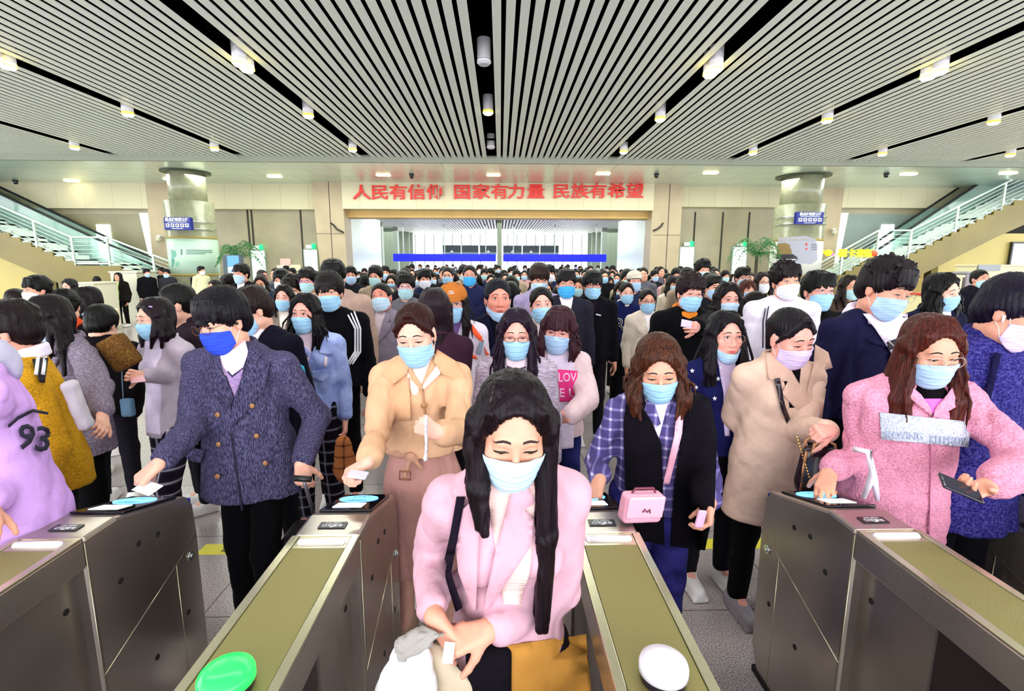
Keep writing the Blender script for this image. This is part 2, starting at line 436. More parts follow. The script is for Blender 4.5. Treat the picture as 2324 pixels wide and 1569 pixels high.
def text_flat(name, s, size, M, material, parent=None, ext=.002, sx=1.0, offset=0.0, spacing=1.0):
    """M: 4x4 placing the text plane (x right, y up)"""
    V, Fs = text_mesh(s, size, offset, extrude=ext, spacing=spacing); V[:, 0] *= sx
    V = np.array([tuple(M@Vector(v)) for v in V.tolist()], np.float32)
    return mesh_obj(name, V, Fs, material, parent, smooth=False)
# ------------------------------------------------------------------ people
def rotm(yaw=0, pitch=0, roll=0):
    a, b, c = [math.radians(x) for x in (yaw, pitch, roll)]
    Z = np.array([[math.cos(a), -math.sin(a), 0], [math.sin(a), math.cos(a), 0], [0, 0, 1]])
    X = np.array([[1, 0, 0], [0, math.cos(b), -math.sin(b)], [0, math.sin(b), math.cos(b)]])
    Y = np.array([[math.cos(c), 0, math.sin(c)], [0, 1, 0], [-math.sin(c), 0, math.cos(c)]])
    return Z@X@Y
nrm = lambda v: np.asarray(v, float)/max(np.linalg.norm(v), 1e-9)
WHITE = mat('white_of_eye', '#f2ecea', .3); IRIS = mat('dark_iris', '#1c0f0c', .15); LASH = mat('lash', '#1a0f10', .6)
GLASSM = NT('lens_glass').set('#ffffff', .02, 0, trans=1).m
SKIN = {k: skin_mat(v) for k, v in dict(a='#eab49c', b='#e2a48a', c='#edb9a4', d='#e0907c', e='#edac9c', f='#dfa088').items()}
MASKC = dict(blue='#a2d2f3', pale='#c2dff5', white='#eef0fb', royal='#3350d8', cyan='#48b0f0', lilac='#dfcdf5', light='#b2d3f7', teal='#b4dce2')
def mask_mat(k):
    key = ('mask', k)
    if key not in MATS:
        t = NT('mask_fabric').set(MASKC[k], .85, 0, .15)
        wv = t.n('ShaderNodeTexWave', bands_direction='Z'); wv.inputs['Scale'].default_value = 22; wv.inputs['Distortion'].default_value = 2.5; wv.inputs['Detail'].default_value = 2
        t.l(t.coord(), wv.inputs['Vector']); t.bump(wv.outputs[0], .25, .004); MATS[key] = t.m
    return MATS[key]
def head_prims(T, M, s, unmasked=False):
    E = lambda c, r, k=.02, op='u': ell(T(c), np.array(r)*s, k*s, M, op)
    C = lambda a, b, ra, rb=None, k=.02: cap(T(a), T(b), ra*s, None if rb is None else rb*s, k*s)
    p = [E((0, .018, .035), (.077, .095, .080)), E((0, -.02, -.03), (.066, .066, .082), .03),
         E((0, -.056, -.094), (.030, .028, .020), .035)]
    for x in (-1, 1):
        p += [E((x*.040, -.056, -.022), (.024, .022, .024), .022), E((x*.048, -.015, -.072), (.022, .035, .022), .035)]
    p += [C((-.034, -.073, .029), (.034, -.073, .029), .012, None, .022)]
    for x in (-1, 1): p += [E((x*.033, -.103, .010), (.018, .018, .010), .012, 's'), E((x*.032, -.070, .008), (.017, .014, .011), .006)]
    p += [C((0, -.082, .012), (0, -.103, -.028), .006, .0105, .012)]
    for x in (-1, 1): p.append(E((x*.0125, -.094, -.034), (.008, .009, .007), .008))
    if unmasked:
        p += [C((-.019, -.083, -.060), (.019, -.083, -.060), .0058, None, .006), C((-.015, -.082, -.069), (.015, -.082, -.069), .0068, None, .006)]
    for x in (-1, 1): p += [E((x*.079, .012, -.005), (.007, .018, .030), .008), E((x*.077, .012, -.028), (.006, .010, .012), .008)]
    return p
HANDP = dict(relax=((22, 30, 20), (26, 32, 22), (30, 34, 24), (34, 36, 26), (.75, .55, .30)), flat=((6, 10, 8),)*4+((.8, .75, .05),),
             pinch=((42, 52, 28), (55, 55, 30), (68, 60, 35), (72, 62, 36), (.62, .22, .72)), grip=((62, 68, 30), (64, 70, 32), (66, 72, 34), (68, 74, 36), (.55, .35, .85)),
             hold=((40, 45, 20), (44, 48, 22), (48, 50, 24), (52, 52, 26), (.75, .45, .55)), fist=((78, 88, 45), (80, 90, 45), (82, 90, 45), (84, 90, 45), (.35, .1, .95)),
             touch=((28, 30, 20), (34, 34, 22), (52, 50, 26), (60, 55, 28), (.6, .6, .55)))
def hand_prims(w, d, n, side, pose='relax', s=1.0):
    """w wrist, d towards the fingers, n where the palm faces, side +1 = the thumb lies along cross(n,d)"""
    d = nrm(d); n = nrm(np.array(n)-np.dot(n, d)*d); t = np.cross(n, d)*side
    p = []; P = HANDP[pose]
    bases = [w+s*(d*.086+t*.028), w+s*(d*.090+t*.0095), w+s*(d*.086-t*.0095), w+s*(d*.078-t*.027)]
    for i, b in enumerate(bases):
        p.append(cap(w+s*(d*.008+t*(.014-.009*i)), b, .0165*s, .0115*s, .012*s))
        Ls = np.array([.072, .080, .074, .058])[i]*s*np.array([.46, .30, .26]); a = 0; q = b; r = .0093*s
        for L, da in zip(Ls, P[i]):
            a += math.radians(da); q2 = q+L*(d*math.cos(a)+n*math.sin(a)-t*.04*(i-1.2)*math.cos(a))
            p.append(cap(q, q2, r, r*.88, .004*s)); q, r = q2, r*.88
    td = nrm(d*P[4][0]+t*P[4][1]+n*P[4][2]); tb = w+s*(d*.022+t*.018+n*.004); t1 = tb+s*.044*nrm(td+t*.25); t2 = t1+s*.032*td; t3 = t2+s*.026*nrm(td+n*.15+d*.2-t*.15)
    p += [cap(tb, t1, .0165*s, .0125*s, .012*s), cap(t1, t2, .0112*s, .010*s, .005*s), cap(t2, t3, .010*s, .0082*s, .004*s)]
    return p, [bases[0], t3, q]
def hair_prims(style, T, M, s, hc, seed=0, length=.3, fine=True, spread=1.0):
    R = np.random.RandomState(seed); p = []
    E = lambda c, r, k=.02, op='u': ell(T(c), np.array(r)*s, k*s, M, op)
    C = lambda a, b, ra, rb=None, k=.012, sq=None: cap(T(a), T(b), ra*s, None if rb is None else rb*s, k*s, sq)
    men = style in ('short', 'curly', 'crop', 'mop')
    vol = dict(short=.010, curly=.016, crop=.001, mop=.016, long=.006, bangs=.008, bob=.010, pony=.003, side=.006).get(style, .006)
    p += [E((0, .020, .048+vol*.7), (.080+vol, .098+vol, .080+vol)), E((0, .052, -.012), (.072+vol*.6, .058+vol, .070), .03)]
    if men: p += [E((sx*.070, .012, .018), (.014+vol*.6, .050, .040 if style != 'crop' else .03), .02) for sx in (-1, 1)]
    hz = dict(short=.098, curly=.098, crop=.116, mop=.085, long=.136, bangs=.114, bob=.126, pony=.132, side=.126).get(style, .11)
    p.append(E((0, -.100, -.036), (.070 if not men else .065, .086, hz), .012, 's'))
    if men: p += [E((sx*.083, .010, -.030), (.022, .026, .034), .008, 's') for sx in (-1, 1)]
    if style in ('short', 'mop'):
        low = .030 if style == 'short' else .020
        for i in range(30 if fine else 10):
            x = R.uniform(-.062, .062); j = R.uniform(-.012, .012)
            p.append(C((x*.75+.01, -.050, .098+vol), (x+j, -.091-vol*.3+abs(x)*.45, low+R.uniform(-.004, .022)), .015 if fine else .02, .0045, .008))
        for i in range(22 if fine else 6):
            a = R.uniform(-1, 4.1); p.append(C((math.cos(a)*.05, .02+math.sin(a)*.06, .104+vol), (math.cos(a)*.088, .02+math.sin(a)*.108, .03+R.uniform(0, .05)), .014, .006, .012))
    if style == 'curly':
        for i in range(90 if fine else 30):
            a = R.uniform(0, 2*PI); b = R.uniform(.12, 1.5); x, y, z = math.cos(a)*math.cos(b)*.094, .015+math.sin(a)*math.cos(b)*.112, .05+math.sin(b)*.094
            if y < -.06 and z < .085: continue
            p.append(C((x*.8, y*.8, z*.85), (x*1.08+R.uniform(-.012, .012), y*1.05+R.uniform(-.012, .012), z*1.05+R.uniform(-.012, .014)), .014, .005, .008))
        for i in range(22 if fine else 8):
            x = R.uniform(-.06, .06); p.append(C((x*.9, -.06, .112), (x+R.uniform(-.015, .015), -.10+abs(x)*.4, .045+R.uniform(-.006, .02)), .014, .005, .008))
    dn = np.array([0, 0, -1.])
    if style in ('long', 'bangs', 'bob', 'side'):
        pw = {'long': (.004, -.004), 'bangs': (.004, -.004), 'bob': (.01, -.004), 'side': (.028, .026)}[style]
        L = length
        for sx, px in ((1, pw[0]), (-1, pw[1])):
            a0 = (px, -.030, .122); a1 = (sx*.056, -.050, .088); a2 = (sx*.080, -.040, .022); a3 = (sx*.084, -.030, -.045)
            p += [C(a0, a1, .008, .009), C(a1, a2, .010, .011), C(a2, a3, .013, .019)]
            p += [C((sx*.03, 0, .11), (sx*.082, -.01, .03), .03, .026), C((sx*.082, .01, .03), (sx*.084, .0, -.06), .028, .03)]
            q = T(a3); side = M[:, 0]*sx; bk = M[:, 1]
            k_ = 9 if fine else 4; Ls = (L[1] if sx > 0 else L[0]) if isinstance(L, tuple) else L
            for i in range(k_):
                f = i/(k_-1); st = T((sx*(.078+.006*math.sin(i*2.2)), -.040+.085*f, -.03)); lat = (-.012+.062*((i*3) % k_)/(k_-1))*spread-.012*(1-spread)
                e = st+dn*max(Ls-.05, .03)*R.uniform(.88, 1.04)+side*lat*min(Ls/.25, 1.3)+np.array(bk)*(-.030+.02*f)
                mid = (st+e)/2+side*(.016*spread+lat*.15)*s+R.uniform(-.004, .004, 3)
                p += [cap(st, mid, .020*s, .0185*s, .016, (bk, 1.15)), cap(mid, e, .0185*s, .010 if spread < .5 else .005 if fine else .010, .014)]
        Lm = max(L) if isinstance(L, tuple) else L
        if Lm > .1:
            b0 = T((0, .06, -.02)); p += [cap(b0, b0+dn*(min(Lm, .3)-.02)+np.array(M[:, 1])*.02, .075*s, .05*s, .03, ((M[:, 1]), 2.0))]
        if style == 'bangs':
            for i in range(26 if fine else 9):
                x = R.uniform(-.055, .055); p.append(C((x*.7, -.060, .112), (x*1.12, -.100+abs(x)*.35, .026+R.uniform(-.004, .012)+abs(x)*-.1), .012, .004, .006))
        if fine:
            for i in range(26 if spread > .5 else 0):
                sx = R.choice((-1, 1)); st = T((sx*R.uniform(.05, .09), R.uniform(-.07, .05), R.uniform(-.06, .03)))
                e = st+dn*R.uniform(.6, .98)*max((L[1 if sx > 0 else 0] if isinstance(L, tuple) else L)-.06, .05)+np.array([R.uniform(-.03, .03), R.uniform(-.035, .01), 0])+M[:, 0]*sx*.035
                p.append(cap(st, (st+e)/2+M[:, 0]*sx*.022, .006, .006, .004)); p.append(cap((st+e)/2+M[:, 0]*sx*.022, e, .006, .0025, .004))
    if style in ('long', 'bob', 'side', 'pony'): p.append(E((0, -.128, -.030), (.055, .078, .112), .008, 's'))
    if style == 'pony':
        p += [E((0, .115, .02), (.035, .035, .035), .02), C((0, .118, .0), (0, .110, -.12), .028, .012, .02)]
        for sx in (-1, 1): p += [C((sx*.01, -.052, .115), (sx*.070, -.040, .045), .013, .011, .012), C((sx*.070, -.040, .045), (sx*.079, -.012, -.005), .010, .006, .01)]
    return p
def almond(cx, cy, w_, h_, n=12, low=1.0):
    return [(cx+w_*math.cos(2*PI*i/n), cy+h_*math.sin(2*PI*i/n)*(1 if math.sin(2*PI*i/n) > 0 else low)*(1-.25*abs(math.cos(2*PI*i/n))**3)) for i in range(n)]
def glasses(T, root, col='#8c7a78', r=.0011, shape='round'):
    bm = bmesh.new(); m_ = mat('glasses_frame', col, .3, .6); w_, h_ = (.0235, .021) if shape == 'round' else (.026, .0165)
    for sx in (-1, 1):
        tube(bm, [T((sx*.033+w_*math.cos(a), -.107+abs(sx*.033+w_*math.cos(a))*.10, .005+h_*math.sin(a))) for a in [2*PI*i/20 for i in range(20)]], r, 6, closed=True)
        tube(bm, [T((sx*.057, -.101, .006)), T((sx*.076, -.05, .010)), T((sx*.081, .005, .008))], r, 6)
    tube(bm, [T((-.0105, -.107, .010)), T((0, -.110, .014)), T((.0105, -.107, .010))], r, 6)
    return bm_obj('glasses', bm, m_, root)
def face_mask(T, root, kind='blue', drop=0.0, small=False, fine=True, hp=None):
    nt, nz = (33, 25) if fine else (13, 9); V = []
    zt0, zb0 = (-.006, -.124) if not drop else (-.078, -.138)
    for j in range(nz):
        v = j/(nz-1)
        for i in range(nt):
            u = -1+2*i/(nt-1); th = math.radians(66*u)
            zt = zt0-.014*u*u-(0 if drop else .010*max(0, abs(u)-.15)**.8); zb = zb0+.036*abs(u)**2.2
            if drop: zt = zt0+.040*u*u; zb = zb0+.065*abs(u)**2
            z = zt+(zb-zt)*v
            b = float(np.interp(z, [-.145, -.125, -.11, -.09, -.06, -.035, -.01, .012], [.068, .078, .093, .104, .112, .1155, .108, .098]))
            if drop: b = float(np.interp(z, [-.14, -.12, -.10, -.07], [.080, .096, .104, .103]))
            a = float(np.interp(z, [-.13, -.10, -.05, 0], [.060, .0665, .0735, .077]))
            r = 1/math.sqrt((math.sin(th)/a)**2+(math.cos(th)/b)**2)
            pl = (v*4) % 1; r += (.0024*pl-.001)*(1 if .14 < v < .9 else .3)+.0012*math.sin(u*9+v*4)
            V.append((r*math.sin(th), -r*math.cos(th)+.002, z))
    V = np.array(V); N = len(V); ax_ = np.stack([V[:, 0], V[:, 1], V[:, 2]*0], -1); ax_ /= np.linalg.norm(ax_, axis=1, keepdims=True)
    if hp is not None:
        for _ in range(6):
            d_ = sdf_eval(hp, np.array([T(p) for p in V])); V = V+ax_*np.clip(.0045-d_, 0, .02)[:, None]
    inner = V-ax_*.0022; W = np.array([T(p) for p in np.concatenate([V, inner])])
    F = []
    for j in range(nz-1):
        for i in range(nt-1):
            a = j*nt+i; F += [(a, a+nt, a+nt+1, a+1), (a+N, a+1+N, a+nt+1+N, a+nt+N)]
    edge = [i for i in range(nt)]+[j*nt+nt-1 for j in range(1, nz)]+[(nz-1)*nt+i for i in range(nt-2, -1, -1)]+[j*nt for j in range(nz-2, 0, -1)]
    for a, b in zip(edge, edge[1:]+edge[:1]): F.append((a, b, b+N, a+N))
    o = mesh_obj('face_mask', W, F, mask_mat(kind), root)
    if fine or not small:
        bm = bmesh.new()
        for sx, e in ((-1, 0), (1, nt-1)):
            top = V[e+nt]; bot = V[(nz-2)*nt+e]; ear = (sx*.081, .012, .018); eb = (sx*.079, .020, -.032)
            tube(bm, [T(top), T((sx*.080, -.010, .012)), T(ear), T((sx*.082, .028, -.005)), T(eb), T((sx*.077, -.008, -.052)), T(bot)], .0014, 5)
        bm_obj('ear_loop', bm, mat('mask_elastic', '#f4f4fa', .7), o)
    return o
class Per: pass
NPER = [0]
def ik(Sh, W, L1, L2, hint):
    v = W-Sh; D = np.linalg.norm(v)
    if D > (L1+L2)*.995: W = Sh+v/D*(L1+L2)*.995; v = W-Sh; D = np.linalg.norm(v)
    a = (L1*L1-L2*L2+D*D)/(2*D); h = math.sqrt(max(L1*L1-a*a, 0)); u = v/D; hp = np.array(hint, float); hp = hp-np.dot(hp, u)*u
    return Sh+u*a+nrm(hp)*h, W
def person(label, px, py, Y, head=(0, 0, 0), body=0, lean=0, fem=True, skin='a', hs=1.0, hair=('long', '#120a10', None, .3), mask='blue', drop=0,
           eyes='open', specs=None, top=None, bottom=('#15131a', 'plain'), lod=1, hands=None, group=None, H=None, zfloor=0, legs=(0, 0), shoe='#e9e6e4',
           brow='#2a1a18', loc=None, lips='#c0605c', wide=1.0, spread=1.0, name='person', neck=None, at_loc=None, hand_rest=None):
    """px,py,Y: where the middle of the head stands in the world (seen through at()). lod 0 near, 1 middle, 2 far"""
    c = Per(); seed = NPER[0]; NPER[0] += 1
    B = rotm(body, lean, 0); M = rotm(head[0], head[1], head[2]); s = hs*(1.0 if fem else 1.04)
    C0 = at(px, py, Y=Y) if at_loc is None else np.array(at_loc, float)
    # solve stature: head centre height above floor
    nk_up = .128*s
    hd = M@np.array([0, -.028, .085])*s; hv = hd+np.array([0, 0, .045*s])
    if H is None: H = (C0[2]-zfloor+.0)/1.0; nz = C0[2]-hv[2]-zfloor; Ht = nz+.262*s
    else: Ht = H; nz = Ht-.262*s
    c.H = Ht
    pel = np.array([0, 0, .54*Ht]); up = B@np.array([0, 0, 1.]); sp = (nz-pel[2])/max(up[2], .5)
    neckp = pel+up*sp; hc = neckp+hv
    org = np.array([C0[0]-hc[0], C0[1]-hc[1], zfloor]) if loc is None else np.array(loc, float)
    root = thing(name, label, 'person', tuple(org), group=group); c.root = root; c.org = org
    c.B, c.M, c.neck, c.hc, c.pel, c.up, c.s = B, M, neckp, hc, pel, up, s
    T = lambda q: hc+M@(np.asarray(q, float)*s); c.T = T
    F = B[:, 1]; X = B[:, 0]
    sw = (.158 if fem else .182)*wide*(Ht/1.68)
    P = lambda t, x=0, y=0: pel+(neckp-pel)*t+X*x+F*y
    c.P = P
    sh = {+1: neckp+X*sw-up*.088, -1: neckp-X*sw-up*.088}
    L1, L2 = .172*Ht, .150*Ht
    hands = hands or {}; arm = {}; hp = []; hz = []
    for sd in (-1, 1):
        key = 'R' if sd < 0 else 'L'; h = hands.get(key)
        if h:
            W = (at(*h['at'][:2], Y=h['at'][2]) if 'X' not in h else at(*h['at'][:2], X=h['X']))-org; hint = h.get('hint', (0, 0, 0)) if 'hint' in h else (B@np.array([sd*.16, 1, -.35]))
        else:
            W = sh[sd]+np.array([sd*.05, 0, -(L1+L2)*.97])+F*-.05; hint = F*1.0+X*sd*.3
        el, W = ik(sh[sd], W, L1, L2, hint); fd = nrm(W-el)
        d = nrm(h['d']) if h and 'd' in h else fd; n = h['n'] if h and 'n' in h else -X*sd
        pose = h.get('pose', 'relax') if h else 'relax'
        # thumb: a person's thumb points forward/inward
        side = -sd*1 if True else 1
        if h and 'side' in h: side = h['side']
        pr, k3 = hand_prims(W, d, n, side, pose, (.93 if fem else 1.03)*hs)
        hp += pr; arm[sd] = (sh[sd], el, W)
        if h and lod < 2:
            pts = np.array([W]+[x for q in pr for x in (q[1], q[2])]); hz.append((pts.min(0)-.006, pts.max(0)+.006, .0042 if lod == 0 else .006))
    c.arm = arm
    # --- body: one continuous surface
    bd = [cap(P(.66), P(.3), sw*.74, sw*.66, .05, (F, 1.5)), cap(P(.3), P(-.03), sw*.66, sw*.82, .05, (F, 1.4)),
          cap(neckp-up*.045-X*sw*.45, neckp-up*.045+X*sw*.45, .045, None, .05), cap(neckp-up*.05, T((0, .022, -.075)), .052*s if fem else .059*s, .050*s if fem else .058*s, .03)]
    for sd in (-1, 1):
        a, e, w_ = arm[sd]; bd += [cap(a, e, .044, .036, .04), cap(e, w_, .035, .0235, .012)]
    fo = {-1: legs[0], 1: legs[1]}; leg = {}
    for sd in (-1, 1):
        hip = pel+X*sd*.085+np.array([0, 0, -.02]); an = np.array([hip[0]+X[0]*sd*.02, hip[1]+X[1]*sd*.02, .085])+F*-fo[sd]
        kn = (hip+an)/2+F*-(.02+abs(fo[sd])*.25); leg[sd] = (hip, kn, an)
        if lod < 2 or True: bd += [cap(hip, kn, .078, .052, .04), cap(kn, an, .05, .036, .02), cap(an, an+F*-.13+np.array([0, 0, -.05]), .034, .026, .02)]
    c.leg = leg
    hpz = head_prims(T, M, s, mask is None or drop)
    c.head = hpz
    allb = bd+hpz+hp
    hh = [.0042, .0065, .010][lod]; bh = [.012, .016, .024][lod]
    zones = [(hc-.13*s, hc+.13*s, hh)]+hz
    V, Q = surf(allb, bh, zones); c.body = mesh_obj('body', V, Q, SKIN[skin], root)
    # --- face details
    fr = (hc, M*s); big = lod == 0
    def D(nm, out, m_, off, th=.002, st=.004, prims=hpz): return decal(nm, prims, out, fr, m_, root, off, th, st, far=.25)
    fp = hpz
    if eyes and lod < 2:
        for sx in (-1, 1):
            ex, ey = sx*.0325, .0105
            if eyes == 'open':
                D('eye', almond(ex, ey, .0150, .0046, 12, .8), WHITE, .0010); D('iris', almond(ex, ey, .0056, .0046, 10), IRIS, .0019, .001)
                D('eyelid', [(ex-.0165, ey-.001), (ex-.008, ey+.0034), (ex+.002, ey+.0042), (ex+.0165, ey+.000), (ex+.010, ey+.0058), (ex+.002, ey+.0074), (ex-.010, ey+.0058)], LASH, .0026, .002)
            else:
                ey -= .0055
                D('eye', almond(ex, ey+.001, .0140, .0030, 12, .6), WHITE, .0008); D('iris', almond(ex, ey+.0008, .0056, .0032, 10), IRIS, .0016, .001)
                D('eyelid', [(ex-.0165, ey+.0012), (ex-.008, ey-.0016+.003), (ex+.006, ey+.0010), (ex+.0165, ey+.0012), (ex+.008, ey+.0046), (ex-.003, ey+.0054), (ex-.010, ey+.0046)], LASH, .0022, .002)
            by = .0315
            D('eyebrow', [(sx*.013, by+.001), (sx*.021, by+.0032), (sx*.030, by+.0045), (sx*.040, by+.0025), (sx*.051, by-.004), (sx*.041, by+.0055), (sx*.031, by+.0085), (sx*.022, by+.0080), (sx*.0135, by+.0055)], mat('eyebrow', brow, .8), .0012, .0015, .003)
    elif eyes:
        bm = bmesh.new()
        for sx in (-1, 1): tube(bm, [T((sx*.020, -.092, .009)), T((sx*.032, -.094, .011)), T((sx*.045, -.086, .008))], [.003, .0048, .003], 6); tube(bm, [T((sx*.016, -.092, .031)), T((sx*.046, -.085, .030))], .003, 6)
        bm_obj('eyes', bm, LASH, root)
    if (mask is None or drop) and lod < 2:
        D('lips', [(-.022, -.0645), (-.010, -.0585), (0, -.060), (.010, -.0585), (.022, -.0645), (.010, -.0725), (0, -.0745), (-.010, -.0725)], mat('lips', lips, .4), .0012)
    if mask: c.mask = face_mask(T, root, mask, drop, fine=lod < 2, hp=hpz)
    if specs:
        if not isinstance(specs, (tuple, list)): specs = (specs, .0011, 'round')
        glasses(T, root, specs[0], specs[1]*(1 if lod == 0 else 1.3), specs[2])
    # --- hair
    if hair:
        st, hc1, hc2, ln = (tuple(hair)+(None, None, .3))[:4] if len(hair) < 4 else hair
        hpr = hair_prims(st, T, M, s, hc, seed, ln or .3, lod == 0 or (lod == 1 and st in ('short', 'curly', 'mop')), spread)
        c.hairp = hpr
        part('hair', hpr, hair_mat(hc1, hc2), root, [.0042, .0075, .013][lod], strands=(hc, [.0012, .0012, 0][lod], 34 if lod == 0 else 22) if lod < 2 else None)
    # --- clothes
    top = dict(top or {}); t = dict(col='#333340', kind='plain', col2=None, col3=None, off=.016, hem=.0, flare=1.12, slv=1.0, collar='crew', inner=None, open=None, name='jacket', sc=1.0)
    t.update(top); off = t['off']; m_top = cloth(t['col'], t['kind'], t['col2'], t['col3'], t['sc']); c.m_top = m_top
    r0 = sw*.80+off*.9
    tp = [cap(P(.68), P(.32), r0, sw*.74+off, .05, (F, 1.38)), cap(P(.32), P(-.02), sw*.74+off, sw*.90+off, .06, (F, 1.30)),
          cap(neckp-up*.040-X*sw*.35, neckp-up*.040+X*sw*.35, .048+off*.5, None, .05)]
    if fem: tp += [ell(P(.62, sx*.062, -.065-off*.5), (.062, .05, .065), .04) for sx in (-1, 1)]
    for sd in (-1, 1): tp.append(cap(neckp-up*.030+X*sd*.04, arm[sd][0]+up*.008, .040+off*.4, .046+off*.6, .05))
    hemz = pel[2]-.09 if not t['hem'] else pel[2]-t['hem']
    if t['hem']:
        e = np.array([pel[0], pel[1], hemz-.02]); tp.append(cap(P(.0), e, sw*.90+off, (sw*.90+off)*t['flare'], .05, (F, 1.25)))
    c.torso = list(tp)
    for sd in (-1, 1):
        a, e, w_ = arm[sd]; q = w_-(w_-e)*(.035/ max(np.linalg.norm(w_-e), .01)) if t['slv'] > 0 else e
        tp += [cap(a, e, .047+off*.75, (.040+off*.62)*(1+(t['slv']-1)*.5), .03), cap(e, q, (.038+off*.62)*(1+(t['slv']-1)*.5), (.032+off*.42)*t['slv'], .015)]
    tp.append(rbox((pel[0], pel[1], hemz-.5), (1, 1, .5), .001, .012, None, 's'))
    for sd in (-1, 1):
        if arm[sd][2][2] < hemz+.12: a, e, w_ = arm[sd]; q = w_-(w_-e)*(.035/np.linalg.norm(w_-e)); tp += [cap(e, q, (.038+off*.62)*(1+(t['slv']-1)*.5), (.032+off*.42)*t['slv'], .012)]
    c.top = tp; fz = [.0085, .013, .022][lod]
    part(t['name'], tp, m_top, root, fz, wr=(seed, t.get('wf', 8), t.get('wa', .0045)*2.0, (1, 1, .8)) if lod < 2 else None)
    # trousers
    bc, bk = bottom[0], bottom[1]; bcol2 = bottom[2] if len(bottom) > 2 else None; bw = bottom[3] if len(bottom) > 3 else 1.0
    if bw:
        lp = [cap(P(.06), P(-.04), sw*.80, sw*.86, .03, (F, 1.35))]
        for sd in (-1, 1):
            hip, kn, an = leg[sd]; lp += [cap(hip, kn, .088*min(bw, 1.15), .066*bw, .03), cap(kn, an+np.array([0, 0, .02]), .064*bw, .054*bw, .03)]
        part('trousers', lp, cloth(bc, bk, bcol2), root, [.011, .016, .028][lod], wr=(seed+9, 10, .004) if lod < 2 else None)
        sm = mat('shoe_upper', shoe, .5)
        for sd in (-1, 1):
            an = leg[sd][2]; a = np.array([an[0], an[1], .05])+F*.03; b = np.array([an[0], an[1], .040])-F*.15
            part('shoe', [cap(a, b, .048, .040, .02, ((0, 0, 1), 1.05)), cap(an, a, .045, .045, .03), rbox((a+b)/2-np.array([0, 0, .03])+0, (.05, .13, .014), .012, .01, B)], sm, root, .012 if lod < 2 else .025)
    # collar pieces
    cf = (neckp, B); c.cf = cf
    tm = m_top if not t.get('ccol') else cloth(t['ccol'])
    ring = lambda rx, ry, r, z, a0=-180, a1=180, tilt=.25, n=14: [cap(neckp+B@np.array([rx*math.sin(q0), -ry*math.cos(q0)+.012, z-tilt*ry*math.cos(q0)*.8]), neckp+B@np.array([rx*math.sin(q1), -ry*math.cos(q1)+.012, z-tilt*ry*math.cos(q1)*.8]), r, None, .008)
                                                                  for q0, q1 in [(math.radians(a0+(a1-a0)*i/n), math.radians(a0+(a1-a0)*(i+1)/n)) for i in range(n)]]
    c.ring = ring
    if t['collar'] == 'crew': part('collar', ring(.064, .062, .011, .002), tm, root, fz*.7)
    elif t['collar'] == 'high': part('collar', ring(.060, .060, .012, .005)+ring(.060, .058, .012, .025)+ring(.059, .056, .012, .042), tm, root, fz*.7)
    elif t['collar'] == 'hood': part('hood', ring(.078, .072, .024, .004, tilt=.5)+ring(.088, .080, .026, -.012, 60, 300, tilt=.3)+[ell(neckp+B@np.array([0, .095, -.045]), (.075, .035, .05), .04, B)], tm, root, fz, wr=(seed+3, 14, .004))
    elif t['collar'] == 'coat': part('collar', ring(.072, .068, .010, .018, 35, 325)+ring(.080, .076, .010, .0, 35, 325), tm, root, fz*.7)
    elif t['collar'] == 'shirt':
        part('collar', ring(.062, .060, .007, .018, 20, 340), tm, root, fz*.6)
    if t['inner']:                      # the garment seen in the opening
        im = cloth(t['inner']) if isinstance(t['inner'], str) else cloth(*t['inner'])
        vx, vy, wd = t['open'] or (0, -.20, .062)
        decal('inner_top', c.torso, [(-wd, .015), (wd, .015), (vx+.012, vy), (vx-.012, vy)] if vy > -.45 else [(-wd, .015), (wd, .015), (wd*.9, vy), (-wd*.9, vy)], cf, im, root, .0035, .012, .02)
        if t.get('ineck') == 'roll': part('roll_neck', [cap(neckp-up*.02, T((0, .008, -.085)), .066*s, .060*s, .02)], im, root, fz*.7)
        elif t.get('ineck') != 'none': part('inner_collar', ring(.060, .058, .008, .006), im, root, fz*.6)
    c.seed = seed; c.lod = lod; c.sw = sw
    return c
def panel(c, name, out, m_, off=.006, thick=.006, step=.02, prims=None, label=None, mirror=False):
    r = decal(name, prims or c.torso, out, c.cf, m_, c.root, off, thick, step, label=label)
    if mirror: decal(name, prims or c.torso, [(-u, v) for u, v in out][::-1], c.cf, m_, c.root, off, thick, step, label=label)
    return r
def lapels(c, m_=None, vy=-.30, w_=.115, notch=-.085, vx=0, off=.010, mirror=True, thick=.007):
    m_ = m_ or c.m_top
    for sx in (1, -1):
        lp = [(.060, .020), (.098, -.005), (w_*.92, notch+.018), (w_*.72, notch+.004), (w_*1.12, notch+.004), (w_*.98, notch-.07), (.0, vy-.02), (0, vy+.03), (.032, -.12), (.052, -.04)]
        decal('lapel', c.torso, [(vx*abs(v/vy)+sx*u, v) for u, v in (lp if sx > 0 else lp)][::sx], c.cf, m_, c.root, off, thick, .018)
def buttons(c, pts, m_, r=.011):
    for u, v in pts: decal('button', c.torso, almond(u, v, r, r, 10), c.cf, m_, c.root, .011, .004, .02)
def item(name, label, cat, loc, group=None): return thing(name, label, cat, tuple(loc), group=group)
def reparent(o, root, c):
    """hand a mesh built in a person's frame to a thing of its own"""
    if o is None: return
    o.parent = root; o.location = tuple(np.array(c.org)-np.array(root.location))

